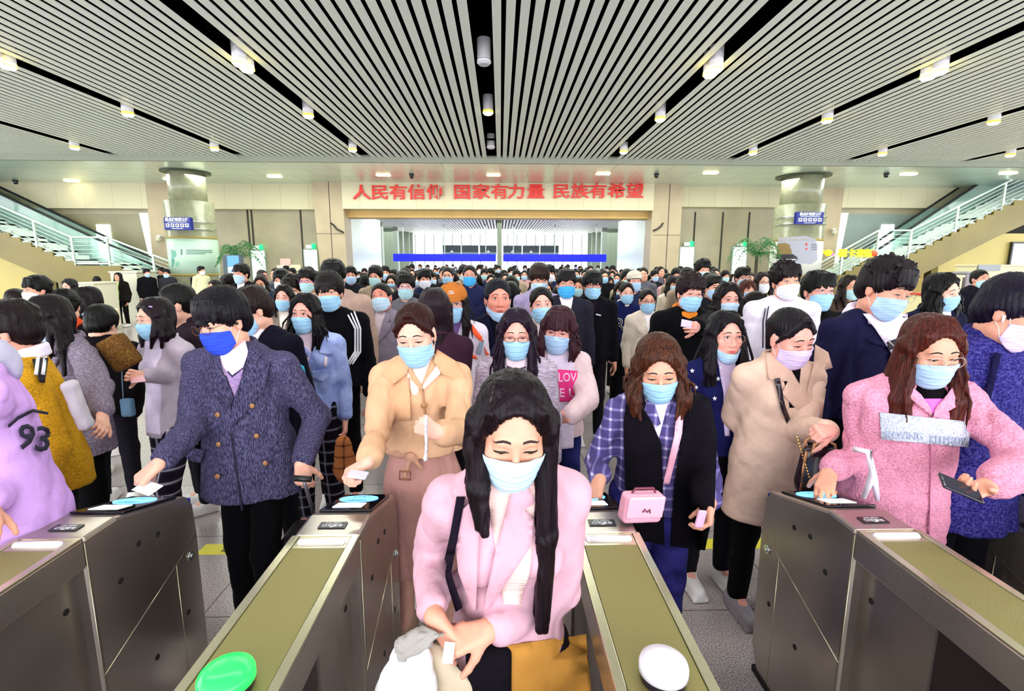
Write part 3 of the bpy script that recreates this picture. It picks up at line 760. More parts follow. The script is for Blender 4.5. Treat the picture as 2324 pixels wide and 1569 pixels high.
def pd(c, name, pts, m_, off=.006, thick=.006, step=.02, Y=None, prims=None, root=None, label=None):
    """a piece of cloth or print lying on the person's clothes where the photo shows it"""
    yy = (c.org[1]+c.pel[1]-.12) if Y is None else Y
    return persp_decal(name, prims or c.torso, pts, c.org, yy, m_, root or c.root, off, thick, step, label)
def ptext(c, name, s_, px, py, size_px, m_, Y=None, off=.008, sx=1.0, rot=0, prims=None, offset=0.0, root=None):
    yy = (c.org[1]+c.pel[1]-.12) if Y is None else Y; V, Fs = text_mesh(s_, 1.0, offset); a = math.radians(rot)
    x = V[:, 0]*sx*size_px; y = -V[:, 1]*size_px
    return persp_decal(name, prims or c.torso, [], c.org, yy, m_, root or c.root, off, .002, pts=np.stack([px+x*math.cos(a)-y*math.sin(a), py+x*math.sin(a)+y*math.cos(a)], -1), faces=Fs)
def rod(c, name, pts, r, m_, root=None, n=6):
    """tube through image points (px,py,Y)"""
    bm = bmesh.new(); org = np.array(root.location) if root else c.org; tube(bm, [at(a, b, Y=y)-org for a, b, y in pts], r, n)
    return bm_obj(name, bm, m_, root or c.root)
def give(o, root, c):
    if o is not None: o.parent = root; o.location = tuple(np.array(c.org)-np.array(root.location))
    return o
def pp(cx, top, chin, hh=.245):
    lo, hi = .5, 30
    for _ in range(40):
        Y = (lo+hi)/2
        if at(cx, top, Y=Y)[2]-at(cx, chin, Y=Y)[2] < hh: lo = Y
        else: hi = Y
    return (cx, (top+chin)/2+(chin-top)*.03, Y)
# ------------------------------------------------------------------ the hall
YW = 20.0
def struct(name, bm, m_, **k): o = bm_obj(name, bm, m_, **k); o['kind'] = 'structure'; return o
# floor: polished granite slabs
t = NT('polished_granite').set('#b8aea2', .22, 0, .5)
n1 = t.n('ShaderNodeTexNoise'); n1.inputs['Scale'].default_value = 160; n1.inputs['Detail'].default_value = 3; t.l(t.coord(), n1.inputs['Vector'])
n2 = t.n('ShaderNodeTexBrick', offset=0, squash=1); n2.inputs['Scale'].default_value = 1; n2.inputs['Brick Width'].default_value = .8; n2.inputs['Row Height'].default_value = .8; n2.inputs['Mortar Size'].default_value = .004
n2.inputs['Color1'].default_value = (1, 1, 1, 1); n2.inputs['Color2'].default_value = (.93, .93, .93, 1); n2.inputs['Mortar'].default_value = (.35, .33, .33, 1); t.l(t.coord((1, 1, 1), (0, 0, .0)), n2.inputs['Vector'])
mx = t.n('ShaderNodeMixRGB', blend_type='MULTIPLY'); mx.inputs[0].default_value = 1
t.l(t.ramp(n1.outputs[0], [(.36, '#6f6568'), (.5, '#aea3a2'), (.66, '#d0c8c2')]), mx.inputs[1]); t.l(n2.outputs[0], mx.inputs[2]); t.l(mx.outputs[0], t.b.inputs['Base Color'])
bm = bmesh.new(); bx(bm, -30, 30, -8, 44, -.2, 0); struct('floor', bm, t.m)
for i, (x0, x1) in enumerate(((-1.98, -.90), (1.0, 1.95), (-.1, .9))):
    bm = bmesh.new(); bx(bm, x0, x1, 2.98, 3.10, 0, .002); o = bm_obj('floor_strip', bm, mat('yellow_tape', '#ece03a', .5))
    tag(o, ['yellow tape strip with black writing on the floor before the left lane', 'yellow tape strip with black writing on the floor before the right lane', 'yellow tape strip on the floor before the middle lane'][i], 'floor marking', 'tape strips before the gate lanes')
    M_ = Matrix.Translation((x0+.22, 3.035, .0035))
    text_flat('writing', '请站' if i == 0 else '站在', .085, M_, mat('black_print', '#1c1608', .6), o, .0005)
    if i == 1: text_flat('writing', '黄线', .085, Matrix.Translation((x0+.62, 3.035, .0035)), mat('black_print', '#1c1608', .6), o, .0005)
# slatted ceiling
SL = mat('ceiling_slat', '#eef8ef', .5, 0, .4); VOID = mat('ceiling_void', '#010101', 1, spec=0)
ZC = 4.97; YE = 15.55
gaps = [-22.1, -18.45, -14.85, -11.25, -7.6, -3.95, -.25, 3.35, 6.9, 10.5, 14.1, 17.7, 21.3]; GW = .15
bm = bmesh.new()
for a, b in zip(gaps, gaps[1:]):
    n = 19; w0, w1 = a+GW, b-GW; p = (w1-w0+.062)/n
    for i in range(n): bx(bm, w0+i*p, w0+i*p+p-.062, -6, YE, ZC, ZC+.012)
struct('ceiling', bm, SL)
bm = bmesh.new(); bx(bm, -23, 23, -6, YE+.2, ZC+.75, ZC+.8); bx(bm, -23, 23, YE+.02, YE+.1, 5.0, ZC+.76); bx(bm, -23.1, -23, -6, YE+.1, ZC, ZC+.8); bx(bm, 23, 23.1, -6, YE+.1, ZC, ZC+.8)
for y in np.arange(-1, YE, 1.2): bx(bm, -23, 23, y, y+.04, ZC+.03, ZC+.07)
struct('ceiling_void', bm, VOID)
SOF = NT('soffit_panel').set('#c9dccb', .26, .35, .5)
nb = SOF.n('ShaderNodeTexBrick', offset=.5); nb.inputs['Scale'].default_value = 1; nb.inputs['Brick Width'].default_value = 1.8; nb.inputs['Row Height'].default_value = 1.2; nb.inputs['Mortar Size'].default_value = .012
for k, v in (('Color1', '#e2f0e4'), ('Color2', '#d8ebe0'), ('Mortar', '#a9bcb0')): nb.inputs[k].default_value = (*lin(v), 1)
SOF.l(SOF.coord(), nb.inputs['Vector']); SOF.l(nb.outputs[0], SOF.b.inputs['Base Color'])
bm = bmesh.new(); bx(bm, -30, 30, YE, YW+.4, 4.84, 4.99); struct('ceiling_soffit', bm, SOF.m)
bm = bmesh.new(); bx(bm, -30, 30, YE-.12, YE, 4.82, 5.03)
for x in range(-28, 29, 4): bx(bm, x, x+.012, YE-.124, YE, 4.83, 5.02)
struct('trim_1', bm, mat('fascia', '#9aa090', .5))
# ceiling fittings in the dark channels
WHT = mat('fitting_white', '#e8e8ee', .35); LIT = mat('lamp_lit', '#fff3c0', .3, emit='#fff0b8', es=9); DIM = mat('lamp_off', '#c9c9cf', .3)
RIM = mat('lamp_rim_warm', '#ffe14a', .4, emit='#ffd83a', es=1.3)
def downlight(x, y, z, lit, label, r=.105, h=.30):
    L = thing('ceiling_light', label, 'ceiling light', (x, y, z), group='cylinder downlights in the ceiling channels')
    bm = bmesh.new(); cyl(bm, (0, 0), r, r, 0, h); bm_obj('housing', bm, WHT, L)
    bm = bmesh.new(); cyl(bm, (0, 0), r*1.06, r*1.0, -.045, 0); bm_obj('rim', bm, RIM if lit else WHT, L)
    bm = bmesh.new(); cyl(bm, (0, 0), r*.75, r*.98, -.075, -.045); bm_obj('lens', bm, LIT if lit else DIM, L)
    bm = bmesh.new(); cyl(bm, (0, 0), .012, .012, h, .75); bm_obj('stem', bm, VOID, L)
names = {-14.85: 'fourth channel left of centre', -11.25: 'third channel left of centre', -7.6: 'second channel left of centre', -3.95: 'first channel left of centre', -.25: 'centre channel', 3.35: 'first channel right of centre', 6.9: 'second channel right of centre', 10.5: 'third channel right of centre', 14.1: 'fourth channel right of centre'}
for gx, nm in names.items():
    for y, q in ((8.3, 'nearest the camera'), (10.9, 'middle of its row'), (14.0, 'farthest, by the fascia')):
        for k in ((-.11, .11) if y == 8.3 and gx != -.25 and abs(gx) < 10 else (0,)):
            lit = not (gx == -.25 and y != 10.9)
            downlight(gx, y+k, ZC-.08 if gx != -.25 else ZC+.02, lit, f'{"lit" if lit else "unlit"} white cylinder downlight, {nm}, {q}')
for i, (px, py) in enumerate(((163, 411), (388, 407), (623, 401), (870, 398), (1120, 398), (1369, 395), (1613, 393), (1850, 395), (2062, 396), (2288, 394))):
    p = at(px, py, Z=4.835); bm = bmesh.new(); bx(bm, p[0]-.22, p[0]+.22, p[1]-.10, p[1]+.10, 4.815, 4.84)
    tag(bm_obj('recessed_light', bm, LIT), 'small lit panel lamp in the soffit, number %s from the left wall side' % ['one', 'two', 'three', 'four', 'five', 'six', 'seven', 'eight', 'nine', 'ten'][i], 'ceiling light', 'recessed lamps along the soffit')
for px, py in ((934, 396), (1490, 395), (2012, 394), (35, 410)):
    p = at(px, py, Z=4.83); bm = bmesh.new(); cyl(bm, (p[0], p[1]), .05, .09, 4.70, 4.84, 14)
    tag(bm_obj('dome_camera', bm, mat('dark_dome', '#20242a', .2)), {934: 'dark dome camera under the soffit left of the slogan centre', 1490: 'dark dome camera under the soffit above the right pillar', 2012: 'dark dome camera under the soffit above the right staircase', 35: 'dark dome camera under the soffit at the far left'}[px], 'security camera')
# back wall
STONE = mat('wall_stone', '#b3a88c', .6, noise=(1.2, .12)); BEIGE = NT('wall_panel').set('#ddd2ae', .55)
bk = BEIGE.n('ShaderNodeTexBrick', offset=0); bk.inputs['Scale'].default_value = 1; bk.inputs['Brick Width'].default_value = 1.05; bk.inputs['Row Height'].default_value = 9; bk.inputs['Mortar Size'].default_value = .008
for k, v in (('Color1', '#ddd6b4'), ('Color2', '#d6cfac'), ('Mortar', '#c3b68d')): bk.inputs[k].default_value = (*lin(v), 1)
BEIGE.l(BEIGE.coord((1, 1, 1), (0, 0, 0)), bk.inputs['Vector']); BEIGE.l(bk.outputs[0], BEIGE.b.inputs['Base Color']); BEIGE = BEIGE.m
GRAN = mat('wall_granite', '#a59c80', .35, noise=(.8, .16)); PIL = mat('pillar_sandstone', '#b9a98a', .5, noise=(1.5, .1)); JOINT = mat('dark_joint', '#2a2a22', .7)
WGL = NT('door_glass_glow').set('#e8fff4', .3, emit='#e9fff2', es=2.6).m
def wx(px, py, Y=YW): return at(px, py, Y=Y)[0]
def wz(px, py, Y=YW): return at(px, py, Y=Y)[2]
def strip(name, px0, px1, pyt, pyb, Y, m_, th=.3, bm=None, col=None):
    own = bm is None; bm = bm or bmesh.new(); pm = (px0+px1)/2
    bx(bm, wx(px0, pyb, Y), wx(px1, pyb, Y), Y, Y+th, wz(pm, pyb, Y) if pyb else 0, wz(pm, pyt, Y))
    return struct(name, bm, m_) if own else None
zt = 4.86
for sd, (pa, pb) in ((-1, (-900, 720)), (1, (1540, 3200))):
    bm = bmesh.new(); bx(bm, wx(pa, 500), wx(pb, 500), YW-.25, YW+.1, wz(600 if sd < 0 else 1640, 475 if sd < 0 else 470, YW-.25), zt)
    struct('wall_header_'+('left' if sd < 0 else 'right'), bm, BEIGE)
    bm = bmesh.new(); bx(bm, wx(pa, 500), wx(pb, 500), YW, YW+.3, 0, 4.2); struct('wall_'+('left' if sd < 0 else 'right'), bm, GRAN)
    bm = bmesh.new()
    for px in ((563, 572, 683) if sd < 0 else (1577, 1700, 1640)): bx(bm, wx(px, 500)-.03, wx(px, 500)+.03, YW-.02, YW, 0, 3.9)
    struct('trim_joint_'+('left' if sd < 0 else 'right'), bm, JOINT)
# pillars
for sd, (a, b) in ((-1, (708, 776)), (1, (1484, 1551))):
    bm = bmesh.new(); Y = YW-.75; x0, x1 = wx(a, 420, Y), wx(b, 420, Y); d_ = .28
    q = [(x0, 4.86), (x1, 4.86), (x1+(-d_*.1 if sd > 0 else .05), 0), (x0+(-.05 if sd > 0 else d_*.6), 0)]
    prism(bm, q, Y, YW+.1, 1); struct('pillar_'+('left' if sd < 0 else 'right'), bm, PIL)
    bm = bmesh.new(); xm = x0*.45+x1*.55; bx(bm, xm-.012, xm+.012, Y-.006, Y, 0, 4.84); bx(bm, x0+.05, x1-.02, Y-.006, Y, 2.95, 2.965); struct('trim_pillar_'+('left' if sd < 0 else 'right'), bm, JOINT)
bm = bmesh.new(); Y = YW-.75; bx(bm, wx(775, 420, Y), wx(1485, 420, Y), Y-.02, YW+.1, wz(1130, 476, Y), 4.86); struct('wall_header_center', bm, BEIGE)
bm = bmesh.new(); bx(bm, wx(785, 420), wx(1478, 420), YW-.3, YW+.5, wz(1130, 495, YW-.3), wz(1130, 470, YW)); struct('wall_lintel', bm, mat('golden_stone', '#d0ab62', .5, noise=(2, .1)))
# slogan
RED = mat('red_letter', '#e8220e', .4)
sg = thing('slogan_lettering', 'red raised slogan characters on the beige header over the middle opening', 'wall lettering', (0, YW-.83, 4.24))
chs = list(zip('人民有信仰', (821, 862, 904, 946, 989)))+list(zip('国家有力量', (1049, 1092, 1134, 1172, 1216)))+list(zip('民族有希望', (1274, 1316, 1357, 1399, 1441)))
for ch, px in chs:
    p = at(px, 439.5-(px-800)*.006, Y=YW-.81); o = text_flat('character', ch, .56, Matrix.Translation((p[0], 0, p[2]-4.24))@Matrix.Rotation(PI/2, 4, 'X'), RED, sg, .03, 1.22, .011)
# exit doors with green exit boxes
GRN = mat('exit_green', '#19d36a', .4, emit='#19e070', es=1.5)
for i, (a, b, yt) in enumerate(((575, 604, 570), (694, 722, 568), (1541, 1571, 562), (1660, 1690, 562))):
    r = thing('exit_door', ['white lit exit door left of the left potted palm side', 'white lit exit door beside the left stone pillar', 'white lit exit door beside the right stone pillar', 'white lit exit door next to the right potted palm'][i], 'door', (wx((a+b)/2, 600), YW-.05, 0), group='exit doors in the back wall')
    x = (wx(b, 600)-wx(a, 600))/2; z1 = wz(a, yt)
    bm = bmesh.new(); bx(bm, -x, x, -.02, .02, 0, z1); bm_obj('door_leaf', bm, WGL, r)
    bm = bmesh.new(); bx(bm, -x-.04, -x, -.04, .04, 0, z1+.04); bx(bm, x, x+.04, -.04, .04, 0, z1+.04); bx(bm, -x, x, -.04, .04, z1, z1+.05); bx(bm, -.012, .012, -.03, 0, 0, z1); bm_obj('door_frame', bm, mat('door_frame', '#9fb0a6', .4), r)
    g = bmesh.new(); cyl(g, (x*.6, -.06), .07, .07, z1+.06, z1+.24, 14); bx(g, -x*.6, x*.3, -.08, -.05, z1+.06, z1+.2, 1); bm_obj('exit_sign', g, [GRN, WHT], r)
# left and right far openings with leaning white jambs
for sd, (j0, j1, o0, o1, g0, g1) in ((-1, (330, 362, 150, 330, 222, 252)), (1, (1912, 1884, 1918, 2085, 1998, 2026))):
    bm = bmesh.new(); Y = YW-.06; a, b = sorted((wx(o0, 500, Y), wx(o1, 500, Y))); bx(bm, a, b, Y, Y+.05, 0, wz(o0, 486, Y)); struct('wall_recess_'+('left' if sd < 0 else 'right'), bm, mat('recess_granite', '#8f8a6a' if sd < 0 else '#83928c', .35, noise=(1, .1)))
    bm = bmesh.new(); x0 = wx(j0, 486, Y); x1 = wx(j1, 620, Y); zz = wz(j0, 484, Y); w_ = .16
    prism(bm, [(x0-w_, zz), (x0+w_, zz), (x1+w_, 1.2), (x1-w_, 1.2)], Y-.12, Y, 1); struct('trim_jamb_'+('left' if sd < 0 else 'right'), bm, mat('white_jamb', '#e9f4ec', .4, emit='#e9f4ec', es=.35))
    bm = bmesh.new(); a, b = sorted((wx(g0, 530, Y), wx(g1, 530, Y))); bx(bm, a, b, Y-.04, Y-.005, .5, wz(g0, 510, Y)); struct('window_'+('1' if sd < 0 else '2'), bm, mat('daylight_pane', '#f4fffb', .3, emit='#f2fffb', es=2.2))
    bm = bmesh.new(); Y2 = YW-.3; xt0, xt1, xb0, xb1 = [(331, 384, 352, 392), (1858, 1917, 1860, 1884)][0 if sd < 0 else 1]
    prism(bm, [(wx(xt0, 430, Y2), 4.86), (wx(xt1, 430, Y2), 4.86), (wx(xb1, 650, Y2), 0), (wx(xb0, 650, Y2), 0)], Y2, YW, 1); struct('wall_buttress_'+('left' if sd < 0 else 'right'), bm, PIL)
# glass inner hall behind the opening
PALE = mat('pale_wall', '#dfeee2', .35); GREYP = mat('grey_pier', '#9aa595', .5); MULL = mat('mullion', '#b9c6c2', .4)
bm = bmesh.new()
ZB = 4.25; YB = 42.0
xl, xr = wx(782, 560), wx(1482, 560)
for x0, x1, yy in ((xl-.1, xl, 26), (xr, xr+.1, 26)): bx(bm, x0, x1, YW+.2, yy, 0, 4.6)
for X_ in (-19, 17.6): bx(bm, X_, X_+.2, 26, YB, 0, ZB+.3)
bx(bm, -19, xl, 26, 26.1, 0, ZB+.3); bx(bm, xr, 17.8, 26, 26.1, 0, ZB+.3); struct('wall_inner', bm, PALE)
bm = bmesh.new()
x = -19.
while x < 17.6: bx(bm, x, x+.11, YW+.6, YB, ZB, ZB+.06); x += .19
struct('ceiling_inner', bm, mat('inner_slat', '#e6ece6', .5))
bm = bmesh.new(); bx(bm, -19, 17.8, YW+.4, YB, ZB+.4, ZB+.45); struct('ceiling_inner_void', bm, mat('inner_void', '#3c403c', .9))
bm = bmesh.new()
for px in list(range(922, 1100, 21))+list(range(1152, 1345, 21)): xx = wx(px, 560, YB); bx(bm, xx-.04, xx+.04, YB-.1, YB, 0, ZB)
for z in (1.1, 2.35): bx(bm, -8.6, 8.2, YB-.08, YB, z, z+.06)
struct('window_3', bm, MULL)
for i, (a, b) in enumerate(((845, 868), (893, 903), (929, 937), (1334, 1343), (1366, 1377), (1405, 1417))):
    bm = bmesh.new(); Y = [30, 34, 40, 40, 34, 30][i]; bx(bm, wx(a, 560, Y), wx(b, 560, Y), Y, Y+.4, 0, ZB); struct('pillar_inner_%s' % 'abcdef'[i], bm, GREYP)
for k, (px0, px1, Y) in enumerate(((783, 845, 31), (868, 893, 35), (903, 929, 39), (1343, 1366, 39), (1377, 1405, 35), (1417, 1480, 31))):
    bm = bmesh.new(); bx(bm, wx(px0, 560, Y), wx(px1, 560, Y), Y, Y+.1, 0, ZB)
    for px in np.linspace(px0, px1, 4)[1:-1]: bx(bm, wx(px, 560, Y)-.02, wx(px, 560, Y)+.02, Y-.02, Y, 0, ZB)
    struct('wall_inner_panel_%s' % 'abcdef'[k], bm, mat('mint_panel', '#bcd2c2' if k in (0, 5) else '#a9b6a0', .3))
bm = bmesh.new(); Y = 27; bx(bm, wx(1128, 550, Y), wx(1139, 550, Y), Y, Y+.3, 0, ZB+.1); struct('pillar_center', bm, mat('centre_post', '#8d9a84', .5))
BLUE = mat('blue_sign_face', '#0212f5', .4, emit='#0008ff', es=.9)
for i, (a, b) in enumerate(((893, 1126), (1142, 1376))):
    Y = 30; r = thing('overhead_sign', ['long plain blue overhead sign left of the centre post', 'long plain blue overhead sign right of the centre post'][i], 'sign', (wx((a+b)/2, 585, Y), Y, wz(1130, 594, Y)))
    h = (wx(b, 585, Y)-wx(a, 585, Y))/2; hz = wz(1130, 577, Y)-wz(1130, 594, Y)
    bm = bmesh.new(); bx(bm, -h, h, -.05, .1, 0, hz); bm_obj('sign_box', bm, BLUE, r)
    for k in (-.8, 0, .8): bm = bmesh.new(); bx(bm, h*k-.03, h*k+.03, .0, .05, hz, 2.2); bm_obj('hanger', bm, MULL, r)
for i, (a, b) in enumerate(((1005, 1046), (1049, 1086), (1089, 1127), (1142, 1184), (1186, 1224), (1226, 1268))):
    Y = 38; r = thing('display_screen', 'dark display screen high behind the blue sign, %s of six from the left' % ['first', 'second', 'third', 'fourth', 'fifth', 'sixth'][i], 'screen', (wx((a+b)/2, 566, Y), Y, wz(1130, 573, Y)), group='row of dark screens above the blue sign')
    h = (wx(b, 585, Y)-wx(a, 585, Y))/2; bm = bmesh.new(); bx(bm, -h, h, -.05, .1, 0, .52); bm_obj('screen_panel', bm, mat('dark_screen', '#0c2a2c', .3), r)
    bm = bmesh.new(); bx(bm, -h, h, -.08, .12, -.16, 0); bm_obj('screen_ledge', bm, mat('ledge', '#7d928e', .5), r)
    if i % 2 == 0 or i == 3: bm = bmesh.new(); bx(bm, -.1, .12, -.14, -.08, -.02, .08); tube(bm, [(0, -.1, .08), (0, -.1, .18)], .02); bm_obj('screen_camera', bm, WHT, r)
# gate kiosks in the inner hall
for i, (px, w_) in enumerate(((800, 30), (1455, 26))):
    Y = 24; x = wx(px, 610, Y); bm = bmesh.new(); z1 = wz(px, 592 if i == 0 else 584, Y); bx(bm, x-.3, x+.3, Y, Y+.3, 0, z1)
    tag(bm_obj('kiosk_cabinet', bm, mat('kiosk_%d' % i, '#26302e' if i == 0 else '#c9b390', .5), bevel=.02), ['dark upright cabinet inside the opening at the left', 'tan upright cabinet inside the opening at the right'][i], 'cabinet')
# round columns with signs and poster wraps
def column(sd):
    Y = 17.4; (a0, a1), (b0, b1) = [((400, 482), (385, 492)), ((1763, 1853), (1753, 1862))][0 if sd < 0 else 1]
    x = wx((b0+b1)/2, 560, Y); r0 = (wx(a1, 430, Y-.7)-wx(a0, 430, Y-.7))/2*.97; r1 = (wx(b1, 560, Y-.7)-wx(b0, 560, Y-.7))/2*.97
    GR = mat('column_granite', '#9a9c80', .22, noise=(6, .12)); nm = 'left' if sd < 0 else 'right'; zc = wz(430, 453, Y-r1); za, zb = wz(430, 541, Y-r1), wz(430, 622, Y-r1)
    bm = bmesh.new(); cyl(bm, (x, Y), r0, r0, zc, 4.84, 48); cyl(bm, (x, Y), r1, r1, 0, zc, 48); struct('column_'+nm, bm, GR)
    bm = bmesh.new(); cyl(bm, (x, Y), r0*1.32, r0*1.32, 4.80, 4.835, 48); struct('trim_column_'+nm, bm, mat('disc_dark', '#3d4a34', .4))
    bm = bmesh.new(); cyl(bm, (x, Y), r1+.012, r1+.012, zb, za, 64); cyl(bm, (x, Y), r1+.02, r1+.02, za, za+.07, 64, 1); cyl(bm, (x, Y), r1+.02, r1+.02, zb-.07, zb, 64, 1)
    pr = thing('column_poster', ['pale mint poster with green leaves wrapped round the left column', 'poster of a brown stone seal on grey mist wrapped round the right column'][sd > 0], 'poster', (x, Y, zb))
    o = bm_obj('poster_wrap', bm, [mat('poster_'+nm, '#c4e2cd' if sd < 0 else '#dfe2da', .4), mat('gold_band', '#a89248', .4)], pr, smooth=False); o.location = (-x, -Y, -zb)
    R = r1+.016
    def onc(px, py): # angle/height from a pixel on the column front
        dx = np.clip((wx(px, py, Y-r1)-x)/r1, -.97, .97); return math.asin(dx), wz(px, py, Y-r1)
    def patch(name, pts, m_, off=0.):
        A = [onc(*p) for p in pts]; B_ = []
        for i, p in enumerate(A):
            q = A[(i+1) % len(A)]; k = max(1, int(abs(q[0]-p[0])/.08)); B_ += [Vector((p[0]+(q[0]-p[0])*j/k, p[1]+(q[1]-p[1])*j/k)) for j in range(k)]
        n = len(B_); us = [p.x for p in B_]; vs_ = [p.y for p in B_]
        g = [Vector((u, v)) for u in np.arange(min(us)+.04, max(us), .08) for v in np.arange(min(vs_)+.06, max(vs_), .12)]
        if sum(B_[i].x*B_[(i+1) % n].y-B_[(i+1) % n].x*B_[i].y for i in range(n)) < 0: B_ = B_[::-1]
        vv, ee, ff, *_ = delaunay_2d_cdt(B_+g, [(i, (i+1) % n) for i in range(n)], [list(range(n))], 1, 1e-6)
        bm = bmesh.new(); V1 = [bm.verts.new(((R+off)*math.sin(a), -(R+off)*math.cos(a), z-zb)) for a, z in vv]
        for f in ff:
            try: bm.faces.new([V1[i] for i in f])
            except ValueError: pass
        e_ = bmesh.ops.extrude_face_region(bm, geom=bm.faces[:])
        for v in e_['geom']:
            if isinstance(v, bmesh.types.BMVert): k = (R-.006)/(R+off); v.co.x *= k; v.co.y *= k
        return bm_obj(name, bm, m_, pr)
    if sd < 0:
        lf = mat('leaf_print', '#6bb39a', .5); lf2 = mat('leaf_print_dark', '#3f8f7c', .5)
        patch('leaf_print', [(386, 566), (399, 570), (401, 580), (390, 590), (387, 604)], lf, .004); patch('leaf_print', [(388, 585), (396, 590), (391, 606), (388, 606)], lf2, .006); patch('leaf_print', [(396, 598), (404, 594), (408, 600), (400, 606)], lf, .004)
        dk = mat('poster_print', '#6a8a80', .6)
        for i, (a, b) in enumerate(((422, 470), (422, 474), (422, 452))): patch('poster_text', [(a, 567+4*i), (b, 567+4*i), (b, 569+4*i), (a, 569+4*i)], dk, .004)
        for i in range(4): patch('poster_text', [(425, 594+3*i), (475, 594+3*i), (475, 595.3+3*i), (425, 595.3+3*i)], mat('poster_print_faint', '#a6c4b4', .6), .004)
        patch('poster_text', [(411, 566), (414, 566), (414, 579), (411, 579)], dk, .004)
    else:
        patch('mist_print', [(1764, 545), (1790, 538), (1830, 536), (1852, 543), (1857, 590), (1840, 600), (1800, 596), (1766, 580)], mat('mist', '#aeb0c0', .6), .004)
        patch('seal_print', [(1783, 560), (1785, 552), (1796, 550), (1803, 556), (1802, 562), (1804, 566), (1804, 580), (1785, 580)], mat('seal_brown', '#8d7648', .5), .008)
        patch('seal_base_print', [(1778, 591), (1779, 583), (1786, 577), (1806, 577), (1813, 584), (1813, 591)], mat('seal_black', '#2c2a34', .5), .010)
        patch('seal_face_print', [(1780, 588), (1811, 588), (1811, 590), (1780, 590)], mat('seal_white', '#e8e8f0', .5), .012)
        rd = mat('red_print', '#d8453e', .5)
        patch('stamp_print', [(1760, 549), (1766, 549), (1767, 562), (1761, 562)], rd, .008); patch('stamp_print', [(1828, 552), (1832, 552), (1832, 558), (1828, 558)], rd, .008); patch('stamp_print', [(1828, 563), (1832, 563), (1832, 567), (1828, 567)], rd, .008)
        for i in range(4): patch('poster_text', [(1840, 554+4*i), (1855, 554+4*i), (1855, 555.4+4*i), (1840, 555.4+4*i)], mat('poster_print_dark', '#55566a', .6), .008)
    # blue guidance box on brackets
    a, b, t_, bo = [(372, 432, 493, 522), (1807, 1868, 481, 509)][0 if sd < 0 else 1]; Y2 = Y-r1-.55
    sx0, sx1, z0, z1 = wx(a, 508, Y2), wx(b, 508, Y2), wz((a+b)/2, bo, Y2), wz((a+b)/2, t_, Y2); cx_ = (sx0+sx1)/2
    s_ = thing('guidance_sign', 'blue box sign with five white pictograms on the %s column' % nm, 'sign', (cx_, Y2, z0)); h = (sx1-sx0)/2; H_ = z1-z0
    bm = bmesh.new(); bx(bm, -h, h, 0, .16, 0, H_); bm_obj('sign_box', bm, mat('sign_blue', '#06208c', .35), s_, bevel=.01)
    wm = mat('sign_white', '#f4f8f4', .4)
    text_flat('sign_text', '重点旅客服务区', H_*.27, Matrix.Translation((0, -.006, H_*.80))@Matrix.Rotation(PI/2, 4, 'X'), wm, s_, .003, .98, .004)
    bm = bmesh.new(); bx(bm, -h*.72, h*.72, -.004, 0, H_*.59, H_*.63); bx(bm, -h*.42, h*.42, -.004, 0, H_*.08, H_*.12); bm_obj('sign_caption', bm, wm, s_)
    for i in range(5):
        cx2 = (-.72+.36*i)*h; bm = bmesh.new(); bx(bm, cx2-h*.135, cx2+h*.135, -.005, 0, H_*.22, H_*.50)
        tube(bm, [(cx2-h*.06, -.006, H_*.28), (cx2, -.006, H_*.38), (cx2+h*.07, -.006, H_*.34)], .012, 6, 1); tube(bm, [(cx2, -.006, H_*.38), (cx2+h*.02*(i-2), -.006, H_*.45)], .014, 6, 1)
        bm_obj('pictogram', bm, [wm, mat('sign_ink', '#20305a', .5)], s_)
    bm = bmesh.new()
    for z in (H_*.2, H_*.8): tube(bm, [(0, .16, z), (-sd*.0+(x-cx_), Y-r1-Y2+.02, z)], .02, 8); tube(bm, [((r1+.03)*math.sin(q)+(x-cx_), -(r1+.03)*math.cos(q)+Y-Y2, z) for q in np.linspace(-1.6, 1.6, 24)], .018, 6)
    bm_obj('bracket', bm, mat('chrome', '#cfd6d2', .15, .9), s_)
column(-1); column(1)
